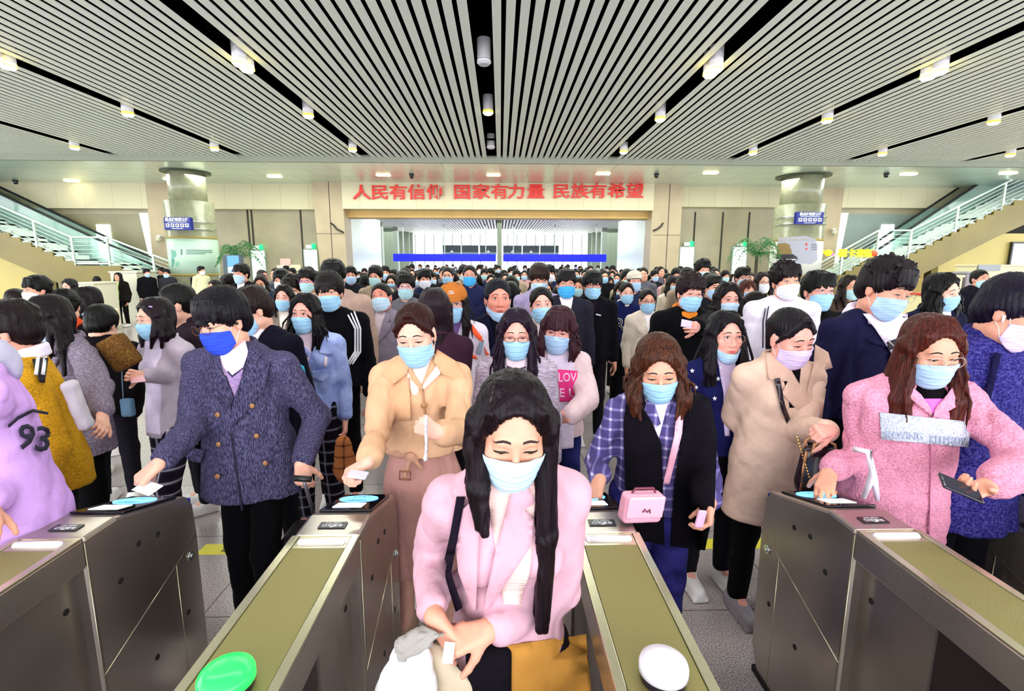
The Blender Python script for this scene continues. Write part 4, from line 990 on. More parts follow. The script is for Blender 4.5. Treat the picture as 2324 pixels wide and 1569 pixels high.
# staircases with escalators behind
GLS = NT('balustrade_glass').set('#cffff0', .08, 0, .5, trans=.5).m; GLS.node_tree.nodes['Principled BSDF'].inputs['Alpha'].default_value = .5
STEPM = mat('stair_white', '#effcf6', .4); STR = mat('stair_side_bronze', '#8b7c35', .4, noise=(.6, .15)); RAIL = mat('rail_steel', '#cfe6dc', .25, .5); BLK = mat('handrail_black', '#14181a', .4)
def stairs(sd):
    nm = 'left' if sd < 0 else 'right'; Y = 17.9 if sd < 0 else 17.9; D_ = 1.0
    if sd < 0: nose = [(560, 742), (251, 600), (171, 598), (0, 525), (-420, 345)]
    else: nose = [(1745, 700), (1987, 582), (2060, 580), (2272, 475), (2324, 452), (2700, 285)]
    P = [(wx(a, b, Y), wz(a, b, Y)) for a, b in nose]; P[0] = (P[0][0], 0.0)
    if sd < 0: lands = (1, 2)
    else: lands = (1, 2)
    P[2] = (P[2][0], P[1][1])
    pts = [P[0]]; prof = []
    def flight(p, q):
        n = max(2, round(abs(q[1]-p[1])/.155)); out = []
        for i in range(n):
            x0 = p[0]+(q[0]-p[0])*i/n; z1 = p[1]+(q[1]-p[1])*(i+1)/n; x1 = p[0]+(q[0]-p[0])*(i+1)/n; out += [(x0, z1), (x1, z1)]
        return out
    line = [P[0]]+flight(P[0], P[1])+[P[2]]
    for a, b in zip(P[2:], P[3:]): line += flight(a, b)
    st = thing('staircase', 'pale staircase with bronze side climbing behind the %s column' % nm, 'staircase', (P[1][0], Y, 0)); ox, oz = P[1][0], 0
    dn = .06; poly = line+[(x, z-dn) for x, z in reversed(line)]
    bm = bmesh.new()
    for i in range(len(line)-1):      # treads and risers as a folded strip
        (xa, za_), (xb, zb_) = line[i], line[i+1]
        vs = [bm.verts.new((xa-ox, y, za_)) for y in (0, D_)]+[bm.verts.new((xb-ox, y, zb_)) for y in (D_, 0)]; bm.faces.new(vs)
    o = bm_obj('steps', bm, STEPM, st); md = o.modifiers.new('solid', 'SOLIDIFY'); md.thickness = .05
    # bronze stringer below the noses
    bot = [(x, max(z-1.0, 0)) for x, z in P]; wedge = [(x-ox, z-.05) for x, z in line]+[(x-ox, max(z-.95, 0)) for x, z in reversed(P)]
    bm = bmesh.new(); vs = [bm.verts.new((x, -.06, z)) for x, z in wedge]
    f = bm.faces.new(vs); g = bmesh.ops.extrude_face_region(bm, geom=[f]); bmesh.ops.translate(bm, verts=[v for v in g['geom'] if isinstance(v, bmesh.types.BMVert)], vec=(0, .14, 0))
    bmesh.ops.triangulate(bm, faces=[x for x in bm.faces if len(x.verts) > 4]); bm_obj('stringer', bm, STR, st)
    bm = bmesh.new(); xa, xb = sorted((P[1][0], P[2][0])); bx(bm, xa-ox-.8, xb-ox+.8, 0.12, D_, 0, P[1][1]-.5); bm_obj('support', bm, mat('support_stone', '#8f8660' if sd < 0 else '#b59a3c', .5), st)
    bm = bmesh.new()
    top = [(x-ox, z+.92) for x, z in P[:]]; tube(bm, [(x, -.02, z) for x, z in top], .035, 8)
    hrm = [bm_obj('handrail', bm, RAIL, st)]
    bm = bmesh.new()
    for k in range(6): tube(bm, [(x-ox, -.02, z+.10+.135*k) for x, z in P], .011 if k else .02, 6)
    bm_obj('railing_bars', bm, RAIL, st)
    for (xa, za_), (xb, zb_) in zip(P, P[1:]):
        n = max(1, int(abs(xb-xa)/1.15))
        for i in range(n):
            f_ = i/n; bm = bmesh.new(); X_, Z_ = xa+(xb-xa)*f_-ox, za_+(zb_-za_)*f_; bx(bm, X_-.03, X_+.03, -.05, .01, Z_-.05, Z_+.93); bm_obj('post', bm, RAIL, st)
    # escalator
    Ye = 19.0; e = [(430, 640), (0, 440), (-500, 208)] if sd < 0 else [(1880, 640), (2240, 405), (2700, 110)]
    Q = [(wx(a, b, Ye), wz(a, b, Ye)) for a, b in e]
    es = thing('escalator', 'glass sided escalator rising behind the %s staircase' % nm, 'escalator', (Q[0][0], Ye, 0)); ox = Q[0][0]
    for k, y in ((0, 0.), (1, .75)):
        bm = bmesh.new(); prism(bm, [(Q[0][0]-ox, Q[0][1]-.95), (Q[1][0]-ox, Q[1][1]-.95), (Q[2][0]-ox, Q[2][1]-.95), (Q[2][0]-ox, Q[2][1]-.06), (Q[1][0]-ox, Q[1][1]-.06), (Q[0][0]-ox, Q[0][1]-.06)], y, y+.02, 1); bm_obj('glass_balustrade', bm, GLS, es)
        bm = bmesh.new(); tube(bm, [(x-ox, y, z) for x, z in Q], .045, 8); bm_obj('handrail', bm, BLK, es)
        bm = bmesh.new(); prism(bm, [(Q[0][0]-ox, Q[0][1]-1.5), (Q[2][0]-ox, Q[2][1]-1.5), (Q[2][0]-ox, Q[2][1]-.93), (Q[0][0]-ox, Q[0][1]-.93)], y-.04, y+.04, 1); bm_obj('skirt', bm, mat('escalator_skirt', '#cfe4e2', .25, .4), es)
    bm = bmesh.new(); ln = flight((Q[0][0]-ox, Q[0][1]-1.1), (Q[2][0]-ox, Q[2][1]-1.1))
    for (xa, za_), (xb, zb_) in zip(ln, ln[1:]): bm.faces.new([bm.verts.new(p) for p in ((xa, .05, za_), (xa, .7, za_), (xb, .7, zb_), (xb, .05, zb_))])
    o = bm_obj('escalator_steps', bm, mat('escalator_step', '#5c6a68', .5, .5), es); md = o.modifiers.new('solid', 'SOLIDIFY'); md.thickness = .03
stairs(-1); stairs(1)
# walls under the stairs, counters and things standing along them
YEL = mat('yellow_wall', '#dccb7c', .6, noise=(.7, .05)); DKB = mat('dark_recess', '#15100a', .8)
bm = bmesh.new(); bx(bm, -26, wx(110, 640, 18.6), 18.6, 18.9, 0, wz(0, 590, 18.6)+.6); struct('wall_under_stairs_left', bm, YEL)
bm = bmesh.new(); bx(bm, wx(2125, 640, 18.6), 26, 18.6, 18.9, 0, wz(2250, 530, 18.6)); struct('wall_under_stairs_right', bm, YEL)
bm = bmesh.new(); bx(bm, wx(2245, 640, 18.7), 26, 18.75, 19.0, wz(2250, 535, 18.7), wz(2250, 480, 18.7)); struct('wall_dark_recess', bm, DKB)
def block(name, label, cat, px0, px1, pyt, Y, dep, col, group=None, top=None, rough=.45):
    x0, x1 = wx(px0, 640, Y), wx(px1, 640, Y); z1 = wz((px0+px1)/2, pyt, Y)
    r = thing(name, label, cat, ((x0+x1)/2, Y, 0), group=group); h = (x1-x0)/2
    bm = bmesh.new(); bx(bm, -h, h, 0, dep, 0, z1-.05); bm_obj('body', bm, mat(name, col, rough), r, bevel=.01)
    bm = bmesh.new(); bx(bm, -h-.03, h+.03, -.03, dep+.03, z1-.05, z1); bm_obj('top', bm, mat(name+'_top', top or col, .35), r, bevel=.008); return r
block('service_counter', 'cream service counter at the foot of the left stairs', 'counter', 176, 212, 641, 13.5, .8, '#d8d4bc')
block('service_counter', 'taller cream counter block beside the left column', 'counter', 252, 312, 616, 15.5, .9, '#dcdcc4')
block('service_counter', 'cream counter with red stripe at the far right', 'counter', 2120, 2324, 668, 11.0, .8, '#e2d9a8', top='#c23a20')
block('service_counter', 'tall cream cabinet with grey panel at the far right', 'cabinet', 2210, 2400, 601, 13.5, .6, '#e8dfb6')
block('ticket_machine', 'cream rounded ticket machine behind the woman with the tie', 'machine', 2150, 2184, 625, 12.0, .5, '#e6e0b4')
block('ticket_machine', 'grey scanner post left of the man in the black parka', 'machine', 2192, 2212, 617, 12.0, .4, '#8f8f98')
Y = 13.45; bm = bmesh.new(); bx(bm, wx(2219, 610, Y), wx(2268, 610, Y), Y-.03, Y, wz(2240, 615, Y), wz(2240, 601, Y)); tag(bm_obj('notice_board', bm, mat('board_grey', '#9aa2a8', .4)), 'blank grey board on the cream cabinet at the right', 'board')
Y = 18.5; r = thing('light_box', 'framed glass notice window on the yellow wall at the right edge', 'window', (wx(2312, 580, Y), Y, wz(2312, 602, Y)))
bm = bmesh.new(); bx(bm, -.28, .6, 0, .05, 0, .8); bm_obj('pane', bm, mat('notice_glass', '#b9ccc4', .2, emit='#cfe0d8', es=.3), r)
bm = bmesh.new(); bx(bm, -.34, -.28, -.03, .06, -.1, .86); bx(bm, -.28, .6, -.03, .06, .8, .86); bx(bm, -.28, .6, -.03, .06, -.1, 0); bm_obj('frame', bm, BLK, r)
bm = bmesh.new(); bx(bm, -.05, .4, -.01, 0, .25, .3); bx(bm, 0, .3, -.01, 0, .4, .46); bx(bm, -.02, .35, -.01, 0, .1, .15); bm_obj('notice_lines', bm, WHT, r)
# yellow hanging lantern letters on the right staircase
Y = 17.72
for i, (px, col, w_, ch) in enumerate(((1863, '#fff01c', .2, None), (1880, '#ffcf20', .24, None), (1888, '#ff4fa0', .12, None))):
    bm = bmesh.new(); bmesh.ops.create_icosphere(bm, subdivisions=2, radius=w_/2)
    o = bm_obj('festive_ornament', bm, mat('ornament_%s' % col, col, .5, emit=col, es=.5), smooth=True); o.location = at(px, 571+i*3, Y=Y); o.scale = (1.3, .6, 1)
    tag(o, ['yellow pointed ornament on the railing beside the right column', 'orange ornament on the right stair railing', 'small pink ornament on the right stair railing'][i], 'ornament')
r = thing('festive_lettering', 'yellow cut-out greeting characters with a red end on the right stair railing', 'decoration', tuple(at(1952, 576, Y=Y)))
text_flat('lettering', '福卡迎新', .30, Matrix.Translation((-.15, 0, 0))@Matrix.Rotation(PI/2, 4, 'X'), mat('ornament_yellow', '#ffe81c', .5, emit='#ffe81c', es=.5), r, .02, 1.1, .01)
bm = bmesh.new(); bmesh.ops.create_icosphere(bm, subdivisions=2, radius=.11); o = bm_obj('ornament', bm, mat('ornament_red', '#ff5a3a', .5, emit='#ff4a2a', es=.4), r, smooth=True); o.location = (.52, 0, 0)
# wall cameras on brackets
for i, (px, py, lab) in enumerate(((360, 544, 'white wall camera on the leaning buttress at the left'), (1893, 528, 'white wall camera on the leaning buttress at the right'))):
    p = at(px, py, Y=YW-.5); r = thing('wall_camera', lab, 'security camera', tuple(p))
    bm = bmesh.new(); bx(bm, -.06, .06, 0, .4, .1, .16); bm_obj('bracket', bm, WHT, r); bm = bmesh.new(); bmesh.ops.create_icosphere(bm, subdivisions=2, radius=.11); bm_obj('dome', bm, mat('cam_dome', '#c9c5b0', .3), r, smooth=True)
# cables hanging on the two stone pillars
for i, pts in enumerate((((750, 506), (758, 512), (764, 520), (780, 528)), ((1505, 506), (1500, 514), (1492, 520), (1482, 524)))):
    bm = bmesh.new(); tube(bm, [at(a, b, Y=YW-.82) for a, b in pts], .03, 6); tag(bm_obj('loose_cable', bm, BLK), ['loose black cable sticking out of the left stone pillar', 'loose black cable sticking out of the right stone pillar'][i], 'cable')
# paper notices on the left wall
for i, (a, b, c_, d_, col) in enumerate(((636, 660, 587, 602, '#f0c8c0'), (628, 654, 602, 616, '#f2ecdc'), (656, 682, 601, 615, '#efe6c8'))):
    Y = YW-.04; bm = bmesh.new(); bx(bm, wx(a, 600, Y), wx(b, 600, Y), Y, Y+.03, wz(a, d_, Y), wz(a, c_, Y))
    tag(bm_obj('wall_notice', bm, mat('notice%d' % i, col, .6)), ['pink paper notice, upper of three left of the left pillar', 'white paper notice, lower left of three by the left pillar', 'cream paper notice, lower right of three by the left pillar'][i], 'notice')
# advertising totem and potted palms
Y = 15.0; r = thing('display_totem', 'blue and white advertising totem right of the left column', 'totem', (wx(526, 600, Y), Y, 0)); z1 = wz(526, 579, Y)
bm = bmesh.new(); bx(bm, -.26, .26, 0, .2, 0, z1); bm_obj('case', bm, mat('totem_case', '#3b4c58', .4), r, bevel=.01)
bm = bmesh.new(); bx(bm, -.12, .22, -.01, 0, z1-.35, z1-.02, 0); bx(bm, -.12, .22, -.01, 0, z1-.75, z1-.35, 1); bx(bm, -.06, .16, -.014, -.01, z1-.5, z1-.44, 0)
bm_obj('screen', bm, [mat('totem_blue', '#4f86e0', .4, emit='#4f86e0', es=.4), mat('totem_white', '#e6f2f8', .4, emit='#e6f2f8', es=.4)], r)
def palm(px, pyt, Y, lab, seed):
    R = random.Random(seed); x = wx(px, 600, Y); z1 = wz(px, pyt, Y); r = thing('potted_palm', lab, 'plant', (x, Y, 0), group=None)
    bm = bmesh.new(); cyl(bm, (0, 0), .2, .28, 0, .45, 20); bm_obj('pot', bm, mat('pot', '#7a6a50', .5), r)
    bm = bmesh.new(); tube(bm, [(0, 0, .4), (.02, 0, z1*.5), (0, 0, z1-.35)], [.07, .055, .05], 8); bm_obj('trunk', bm, mat('palm_trunk', '#3a3426', .8), r)
    for i in range(16):
        a = i*2.4; up = .25+R.random()*.5; L = .58+R.random()*.28; bm = bmesh.new(); pr = None
        for k in range(13):
            f = k/12; p = Vector((math.cos(a)*L*f, math.sin(a)*L*f, z1-.35+up*math.sin(f*2.4)-.45*f*f)); wv = Vector((-math.sin(a), math.cos(a), 0))
            if pr is not None:
                tube(bm, [pr, p], .008, 4)
                for s_ in (-1, 1):
                    e = p+wv*s_*.20*math.sin(f*PI*.85+.3)+Vector((math.cos(a)*.08, math.sin(a)*.08, -.09)); q = [p, p+Vector((math.cos(a)*.035, math.sin(a)*.035, 0)), e]
                    v = [bm.verts.new(c_) for c_ in q]+[bm.verts.new(c_+Vector((0, 0, -.006))) for c_ in q]
                    bm.faces.new(v[:3]); bm.faces.new(v[3:][::-1])
                    for j in range(3): bm.faces.new((v[j], v[j+3], v[(j+1) % 3+3], v[(j+1) % 3]))
            pr = p
        bm_obj('frond', bm, mat('palm_leaf', '#2f7a36', .5), r)
palm(541, 563, 16.6, 'potted palm with arching fronds behind the blue totem', 3)
palm(1716, 556, 16.2, 'potted palm with arching fronds left of the right column', 5)
# ------------------------------------------------------------------ ticket gates
STEEL = NT('brushed_steel').set('#8e857c', .27, .85)
nz = STEEL.n('ShaderNodeTexNoise'); nz.inputs['Scale'].default_value = 30; STEEL.l(STEEL.coord((12, .4, 12)), nz.inputs['Vector']); STEEL.bump(nz.outputs[0], .06, .002)
nz2 = STEEL.n('ShaderNodeTexNoise'); nz2.inputs['Scale'].default_value = 2.2; STEEL.l(STEEL.coord(), nz2.inputs['Vector'])
STEEL.l(STEEL.ramp(nz2.outputs[0], [(.3, '#a2988f'), (.7, '#c2b8ae')]), STEEL.b.inputs['Base Color']); STEEL = STEEL.m
STL2 = mat('bright_steel_edge', '#cdc7a8', .25, .85); GAP = mat('seam_dark', '#120e10', .8)
MESH = NT('perforated_mat').set('#8c8552', .5, .3)
sp = MESH.n('ShaderNodeSeparateXYZ'); MESH.l(MESH.coord(), sp.inputs[0]); outs = []
for i in (0, 1):
    a = MESH.n('ShaderNodeMath', operation='MULTIPLY'); a.inputs[1].default_value = 2*PI/.0042; MESH.l(sp.outputs[i], a.inputs[0]); b = MESH.n('ShaderNodeMath', operation='SINE'); MESH.l(a.outputs[0], b.inputs[0]); outs.append(b.outputs[0])
mu = MESH.n('ShaderNodeMath', operation='MULTIPLY'); MESH.l(outs[0], mu.inputs[0]); MESH.l(outs[1], mu.inputs[1])
MESH.l(MESH.ramp(mu.outputs[0], [(.0, '#6a6438'), (.35, '#c0b670'), (.8, '#a09858')]), MESH.b.inputs['Base Color']); MESH = MESH.m
def gate(x0, x1, label, dome=None):
    g = thing('ticket_gate', label, 'ticket gate', ((x0+x1)/2, 1.5, 0), group=None); h = (x1-x0)/2; y0 = -1.5
    # side outline (y from the gate's origin at Y=1.5)
    body = [(-.02, 0), (.46, 0), (.53, .12), (.535, .70), (.525, .84), (.49, .893), (.45, .905), (.12, 1.0), (-.02, 1.0)]
    bm = bmesh.new(); prism(bm, body, -h, h, 0); bm_obj('cabinet', bm, STEEL, g, bevel=.012)
    bm = bmesh.new(); bx(bm, -h, h, -2.4, -.022, .90, .998); bm_obj('arm', bm, STEEL, g, bevel=.004)
    bm = bmesh.new(); bx(bm, -h*.62, h*.62, -.30, -.02, 0, .9); bx(bm, -h*.55, h*.55, -2.4, -.30, 0, .9, 1); bm_obj('pedestal', bm, [STEEL, mat('pedestal_dark', '#4a4040', .35, .7)], g)
    bm = bmesh.new()
    for s_ in (-1, 1): bx(bm, s_*h-(.024 if s_ > 0 else 0), s_*h+(.024 if s_ < 0 else 0), -2.4, -.024, .999, 1.006)
    bm_obj('edge_trim', bm, STL2, g, bevel=.002)
    bm = bmesh.new(); bx(bm, -h+.026, h-.026, -2.4, -.09, .999, 1.003); bm_obj('perforated_top', bm, MESH, g)
    bm = bmesh.new(); bx(bm, -h+.026, h-.026, -.088, -.024, .999, 1.002); bx(bm, -h, h, -.024, -.018, 1.0, 1.0035); bm_obj('collar_plate', bm, STL2, g)
    bm = bmesh.new(); tube(bm, [(-.062, -.056, 1.0), (.062, -.056, 1.0)], .014, 12); bmesh.ops.create_uvsphere(bm, u_segments=12, v_segments=8, radius=.014, matrix=Matrix.Translation((-.062, -.056, 1.0))); bmesh.ops.create_uvsphere(bm, u_segments=12, v_segments=8, radius=.014, matrix=Matrix.Translation((.062, -.056, 1.0)))
    bm_obj('light_strip', bm, mat('strip_lens', '#f2e9f6', .3), g)
    # reader face sloping away from the camera: plane y .13->.43, z 1.0->.912
    sl = math.atan2(-.095, .33); Mx = Matrix.Translation((0, .12, 1.0))@Matrix.Rotation(sl, 4, 'X')
    def flat(name, xa, xb, ya, yb, za, zb, m_, bev=0):
        bm = bmesh.new(); bx(bm, xa, xb, ya, yb, za, zb); bmesh.ops.transform(bm, matrix=Mx, verts=bm.verts[:]); return bm_obj(name, bm, m_, g, bevel=bev)
    flat('reader_glass', -h+.02, h-.008, .04, .335, .001, .010, mat('reader_black', '#15131c', .08), .003)
    flat('reader_screen', -h+.055, h-.055, .075, .150, .010, .012, mat('reader_screen', '#e9f6e4', .3, emit='#e6f4e0', es=.55))
    bm = bmesh.new(); R_ = [bm.verts.new((.075*math.cos(a)*q+.0, .235+.062*math.sin(a)*q, .0125)) for q in (1, .86) for a in [2*PI*i/40 for i in range(40)]]
    for i in range(40): bm.faces.new((R_[i], R_[(i+1) % 40], R_[40+(i+1) % 40], R_[40+i]))
    g2 = bmesh.ops.extrude_face_region(bm, geom=bm.faces[:]); bmesh.ops.translate(bm, verts=[v for v in g2['geom'] if isinstance(v, bmesh.types.BMVert)], vec=(0, 0, -.003)); bmesh.ops.transform(bm, matrix=Mx, verts=bm.verts[:])
    RB = mat('reader_blue', '#7cc4ff', .3, emit='#63b4ff', es=1.3); bm_obj('reader_ring', bm, RB, g)
    text_flat('reader_symbol', '刷■码', .052, Mx@Matrix.Translation((0, .235, .0125))@Matrix.Rotation(PI, 4, 'Z'), RB, g, .001, .85, .002)
    bm = bmesh.new(); bx(bm, -.045, .045, .028, .066, 1.0015, 1.0035); bm_obj('sign_plate', bm, mat('plate_black', '#17131a', .3), g)
    wt = mat('plate_white', '#e4e2e6', .4)
    text_flat('sign_text', '车票出口', .0165, Matrix.Translation((0, .044, 1.004))@Matrix.Rotation(PI, 4, 'Z'), wt, g, .0004, 1.05)
    text_flat('sign_text', 'TICKET OUT', .0085, Matrix.Translation((0, .0585, 1.004))@Matrix.Rotation(PI, 4, 'Z'), wt, g, .0004, 1.1)
    bm = bmesh.new(); vs = [bm.verts.new(p) for p in ((-.008, .032, 1.0045), (0, .036, 1.0045), (.008, .032, 1.0045), (0, .028, 1.0045))]; bm.faces.new(vs); bm_obj('sign_arrow', bm, wt, g)
    # side panels: seams, screw holes, lock, blue light bar
    for s_ in (-1, 1):
        xs = s_*h; e = .0012
        def seam(pts):
            bm = bmesh.new(); tube(bm, [(xs, y, z) for y, z in pts], .0018, 5); bm_obj('panel_seam', bm, STL2, g)
        seam([(-.018, .985), (-.018, 0)]); seam([(.525, .70), (-.018, .50)]); seam([(.38, .645), (.38, .02)]); 
        for y, z in ((.30, .83), (.20, .85), (.10, .77), (.22, .36), (.42, .40), (-.07, .78)):
            hx = xs if y > -.02 else s_*h*.62
            bm = bmesh.new(); cyl(bm, (0, 0), .011, .011, -.001, .0015, 14); bmesh.ops.transform(bm, matrix=Matrix.Translation((hx, y, z))@Matrix.Rotation(s_*PI/2, 4, 'Y'), verts=bm.verts[:]); bm_obj('sensor_hole', bm, GAP, g)
        bm = bmesh.new(); cyl(bm, (0, 0), .020, .020, 0, .006, 18); cyl(bm, (0, 0), .009, .009, .006, .012, 14); bmesh.ops.transform(bm, matrix=Matrix.Translation((xs, .47, .63))@Matrix.Rotation(s_*PI/2, 4, 'Y'), verts=bm.verts[:]); bm_obj('lock', bm, mat('chrome', '#cfd6d2', .15, .9), g)
    bm = bmesh.new(); bx(bm, -h*.8, h*.8, .525, .545, .40, .86); bm_obj('front_panel', bm, mat('front_blue', '#1c2a9a', .25), g, bevel=.004)
    bm = bmesh.new(); bx(bm, -h-.004, h+.004, -.06, .50, 0, .03); bm_obj('base', bm, GAP, g)
    return g
gate(-2.44, -2.225, 'steel ticket gate at the far left with only its edge showing')
gate(-1.545, -1.33, 'steel ticket gate at the left where the man in the charcoal coat holds his card')
gate(-.67, -.455, 'steel ticket gate carrying the green lamp')
gate(.236, .452, 'steel ticket gate carrying the white lamp')
gate(1.174, 1.388, 'steel ticket gate at the right beside the woman in pink fleece')
gate(2.11, 2.325, 'steel ticket gate at the right edge behind the woman in pink fleece')
def lamp(px, py, r, col, em, label):
    p = at(px, py, Z=1.035); L = thing('indicator_lamp', label, 'lamp', (p[0], p[1], 1.004))
    bm = bmesh.new(); cyl(bm, (0, 0), r*.93, r*.93, 0, .022, 40); bm_obj('lamp_base', bm, mat('lamp_base', '#1b1520', .3), L, bevel=.002)
    bm = bmesh.new(); prof = [(r, .020), (r*1.0, .034), (r*.95, .042), (r*.80, .047), (r*.76, .050), (r*.4, .054), (0.001, .055)]; rings = [[bm.verts.new((q*math.cos(2*PI*j/48), q*math.sin(2*PI*j/48), z)) for j in range(48)] for q, z in prof]
    for A_, B_ in zip(rings, rings[1:]):
        for j in range(48): bm.faces.new((A_[j], A_[(j+1) % 48], B_[(j+1) % 48], B_[j]))
    bm.faces.new(rings[0][::-1]); bm.faces.new(rings[-1])
    bm_obj('lamp_cap', bm, mat('lens_'+label[:5], col, .25, emit=col, es=em), L, smooth=True)
lamp(514, 1535, .054, '#20ee50', 1.0, 'round green glowing indicator lamp on the gate at left')
lamp(1506, 1512, .051, '#e6e2ee', .02, 'round white unlit indicator lamp on the gate right of the middle lane')
# ------------------------------------------------------------------ people close to the gates
BK = '#0d0a12'; CARD = mat('card_white', '#eef2f8', .3); PHONE = mat('phone_dark', '#1c1a2c', .12); METALB = mat('button_horn', '#a5764a', .4)
H_ = lambda px, py, Y, **k: dict(at=(px, py, Y), **k)
# woman with long hair coming through the middle lane
c = person('woman in pink wool coat and pale blue mask walking through the middle lane', *pp(1163, 850, 1090, .245), hs=.95, spread=.35, head=(4, 20, 2), body=6, lean=6, skin='b', hair=('long', '#0e0710', '#2c1420', (.22, .47)),
    mask='pale', eyes='down', wide=.90, top=dict(name='coat', col='#d2a5b4', off=.022, hem=.30, flare=1.3, collar='coat', ineck='roll', inner=('#e6c2bc', 'knit', '#eeccc6'), open=(0, -.36, .062), slv=1.18, wa=.006), lod=0,
    bottom=('#19131a', 'plain'), shoe='#201a20', H=None,
    hands={'R': H_(985, 1400, 1.02, hint=(-.25, .9, -.55), pose='pinch', d=(.55, -.25, -.7), n=(.7, .6, -.2)), 'L': H_(1110, 1430, 1.0, hint=(.55, .6, -.6), pose='hold', d=(-.95, -.1, -.25), n=(.0, .5, -.85))})
pd(c, 'hair_part', [(1122, 866), (1124.5, 866), (1113, 915), (1110.5, 915)], mat('hair_parting', '#5a4248', .6), .001, .003, .01, prims=c.hairp)
pk = cloth('#cc9fae')
pd(c, 'lapel', [(1094, 1062), (1066, 1072), (1030, 1110), (1024, 1128), (1074, 1134), (1034, 1172), (1030, 1205), (1040, 1300), (1072, 1385), (1080, 1385), (1086, 1250), (1093, 1140)], pk, .012, .009)
pd(c, 'lapel', [(1170, 1075), (1196, 1100), (1215, 1140), (1190, 1158), (1212, 1178), (1205, 1240), (1104, 1392), (1096, 1385), (1128, 1235), (1158, 1130)], pk, .012, .009)
pd(c, 'coat_skirt', [(1120, 1470), (1330, 1440), (1345, 1600), (1335, 1900), (1130, 1900)], cloth('#c28a3e'), .004, .012, .04)  # ochre paints the warm light cast on the lower pink coat into colour
b = item('shoulder_bag', 'black shoulder bag strap and bag worn under the open pink coat', 'bag', at(1060, 1520, Y=1.02))
give(pd(c, 'strap', [(1036, 1128), (1056, 1128), (1040, 1215), (1024, 1300), (1050, 1380), (1034, 1390), (1004, 1290), (1022, 1210)], cloth('#150d1c'), .016, .006), b, c)
part('bag_body', [rbox(np.array(at(1110, 1530, Y=1.06))-at(1060, 1520, Y=1.02), (.055, .05, .10), .02, .01)], cloth('#120c14'), b, .012)
b = item('tote_bag', 'white tote bag with a scrunched grey handle held by the woman in the pink coat', 'bag', at(935, 1510, Y=.98)); bo = np.array(b.location)
q = lambda x, y, Y=.98: np.array(at(x, y, Y=Y))-bo
part('bag_body', [cap(q(935, 1500), q(925, 1640), .052, .085, .02, ((0, 1, 0), 1.8)), cap(q(905, 1560), q(900, 1650), .05, .06, .03, ((0, 1, 0), 1.8))], cloth('#f1eef0'), b, .009, wr=(3, 16, .006))
part('lining', [cap(q(985, 1490, 1.02), q(1035, 1570, 1.02), .035, .05, .02, ((0, 1, 0), 2.2))], cloth('#d9c9ae'), b, .009, wr=(4, 14, .005))
part('handle', [cap(q(1002, 1440), q(955, 1448), .010, .022, .01), cap(q(955, 1448), q(922, 1462), .024, .026, .01), ell(q(940, 1462), (.045, .03, .022), .01), ell(q(918, 1478), (.026, .03, .026), .01)], cloth('#a39e98'), b, .005, wr=(5, 38, .011))
b = item('paper_strip', 'small white ticket in the hands of the woman in the pink coat', 'ticket', at(1018, 1482, Y=.96)); bm = bmesh.new(); bx(bm, -.012, .012, -.02, .02, 0, .0012); bm_obj('ticket_paper', bm, CARD, b); b.rotation_euler = (.9, .3, .2)
# man in the charcoal coat
c = person('man in long charcoal double-breasted coat, glasses and royal blue mask', *pp(505, 662, 795, .262), head=(-24, 16, -6), body=-8, lean=4, fem=False, skin='a', hair=('mop', '#0a0710', '#1c1526', .3), mask='royal', eyes='down', specs=('#6b3a32', .0012, 'round'),
    top=dict(name='coat', col='#2e2b44', kind='cord', sc=1.7, col2='#6d688c', off=.034, hem=.16, flare=1.18, collar='coat', slv=1.25, wa=.005, inner='#efd4ee', open=(-.01, -.17, .055)), wide=1.10, lod=0, bottom=('#08060a', 'plain'), legs=(.0, .10), shoe='#efece8',
    hands={'R': H_(362, 1052, 1.86, pose='pinch', d=(-.6, -.35, -.55), n=(.2, .5, -.75)), 'L': H_(684, 1052, 2.12, pose='hold', d=(.1, -.1, -1), n=(-.2, 1, .1))})
pd(c, 'shirt_collar', [(497, 790), (520, 800), (556, 772), (564, 800), (552, 834), (527, 852), (503, 826)], cloth('#f3d8f0'), .010, .008)
pd(c, 'knitted_vest', [(506, 834), (527, 858), (553, 836), (545, 876), (532, 902)], cloth('#8a6fa0', 'knit', '#b59cc4'), .008, .006)
pd(c, 'lapel', [(566, 778), (598, 802), (586, 814), (614, 822), (602, 882), (527, 972), (523, 940), (533, 900), (558, 832)], cloth('#2a273c', 'cord', '#645f84', None, 1.7), .016, .010)
pd(c, 'lapel', [(494, 796), (478, 812), (470, 838), (450, 846), (468, 890), (524, 930), (530, 900), (506, 842)], cloth('#2a273c', 'cord', '#645f84', None, 1.7), .016, .010)
pd(c, 'pocket_flap', [(408, 1012), (465, 1022), (455, 1052), (424, 1044)], c.m_top, .010, .006); pd(c, 'pocket_flap', [(618, 1010), (658, 1000), (658, 1018), (622, 1028)], c.m_top, .010, .006)
for a, b_ in ((493, 942), (495, 1009), (493, 1082), (572, 922), (582, 990), (602, 1052)): pd(c, 'button', [(a+6*math.cos(t_), b_+6*math.sin(t_)) for t_ in np.arange(0, 6.2, .7)], METALB, .018, .005)
pd(c, 'front_edge', [(522, 985), (526, 985), (552, 1160), (547, 1160)], mat('seam_shadow', '#1c1930', .9), .004, .003)
bm = bmesh.new(); bmesh.ops.create_uvsphere(bm, u_segments=10, v_segments=8, radius=.008, matrix=Matrix.Translation(tuple(c.T((.084, .0, -.008))))); bm_obj('earphone', bm, BLK, c.root, smooth=True)
b = item('white_card', 'white card held over the left gate reader by the man in charcoal', 'card', at(335, 1108, Y=1.80)); bm = bmesh.new(); bx(bm, -.043, .043, -.03, .03, 0, .001); bm_obj('card', bm, CARD, b); b.rotation_euler = (.25, .15, -.3)
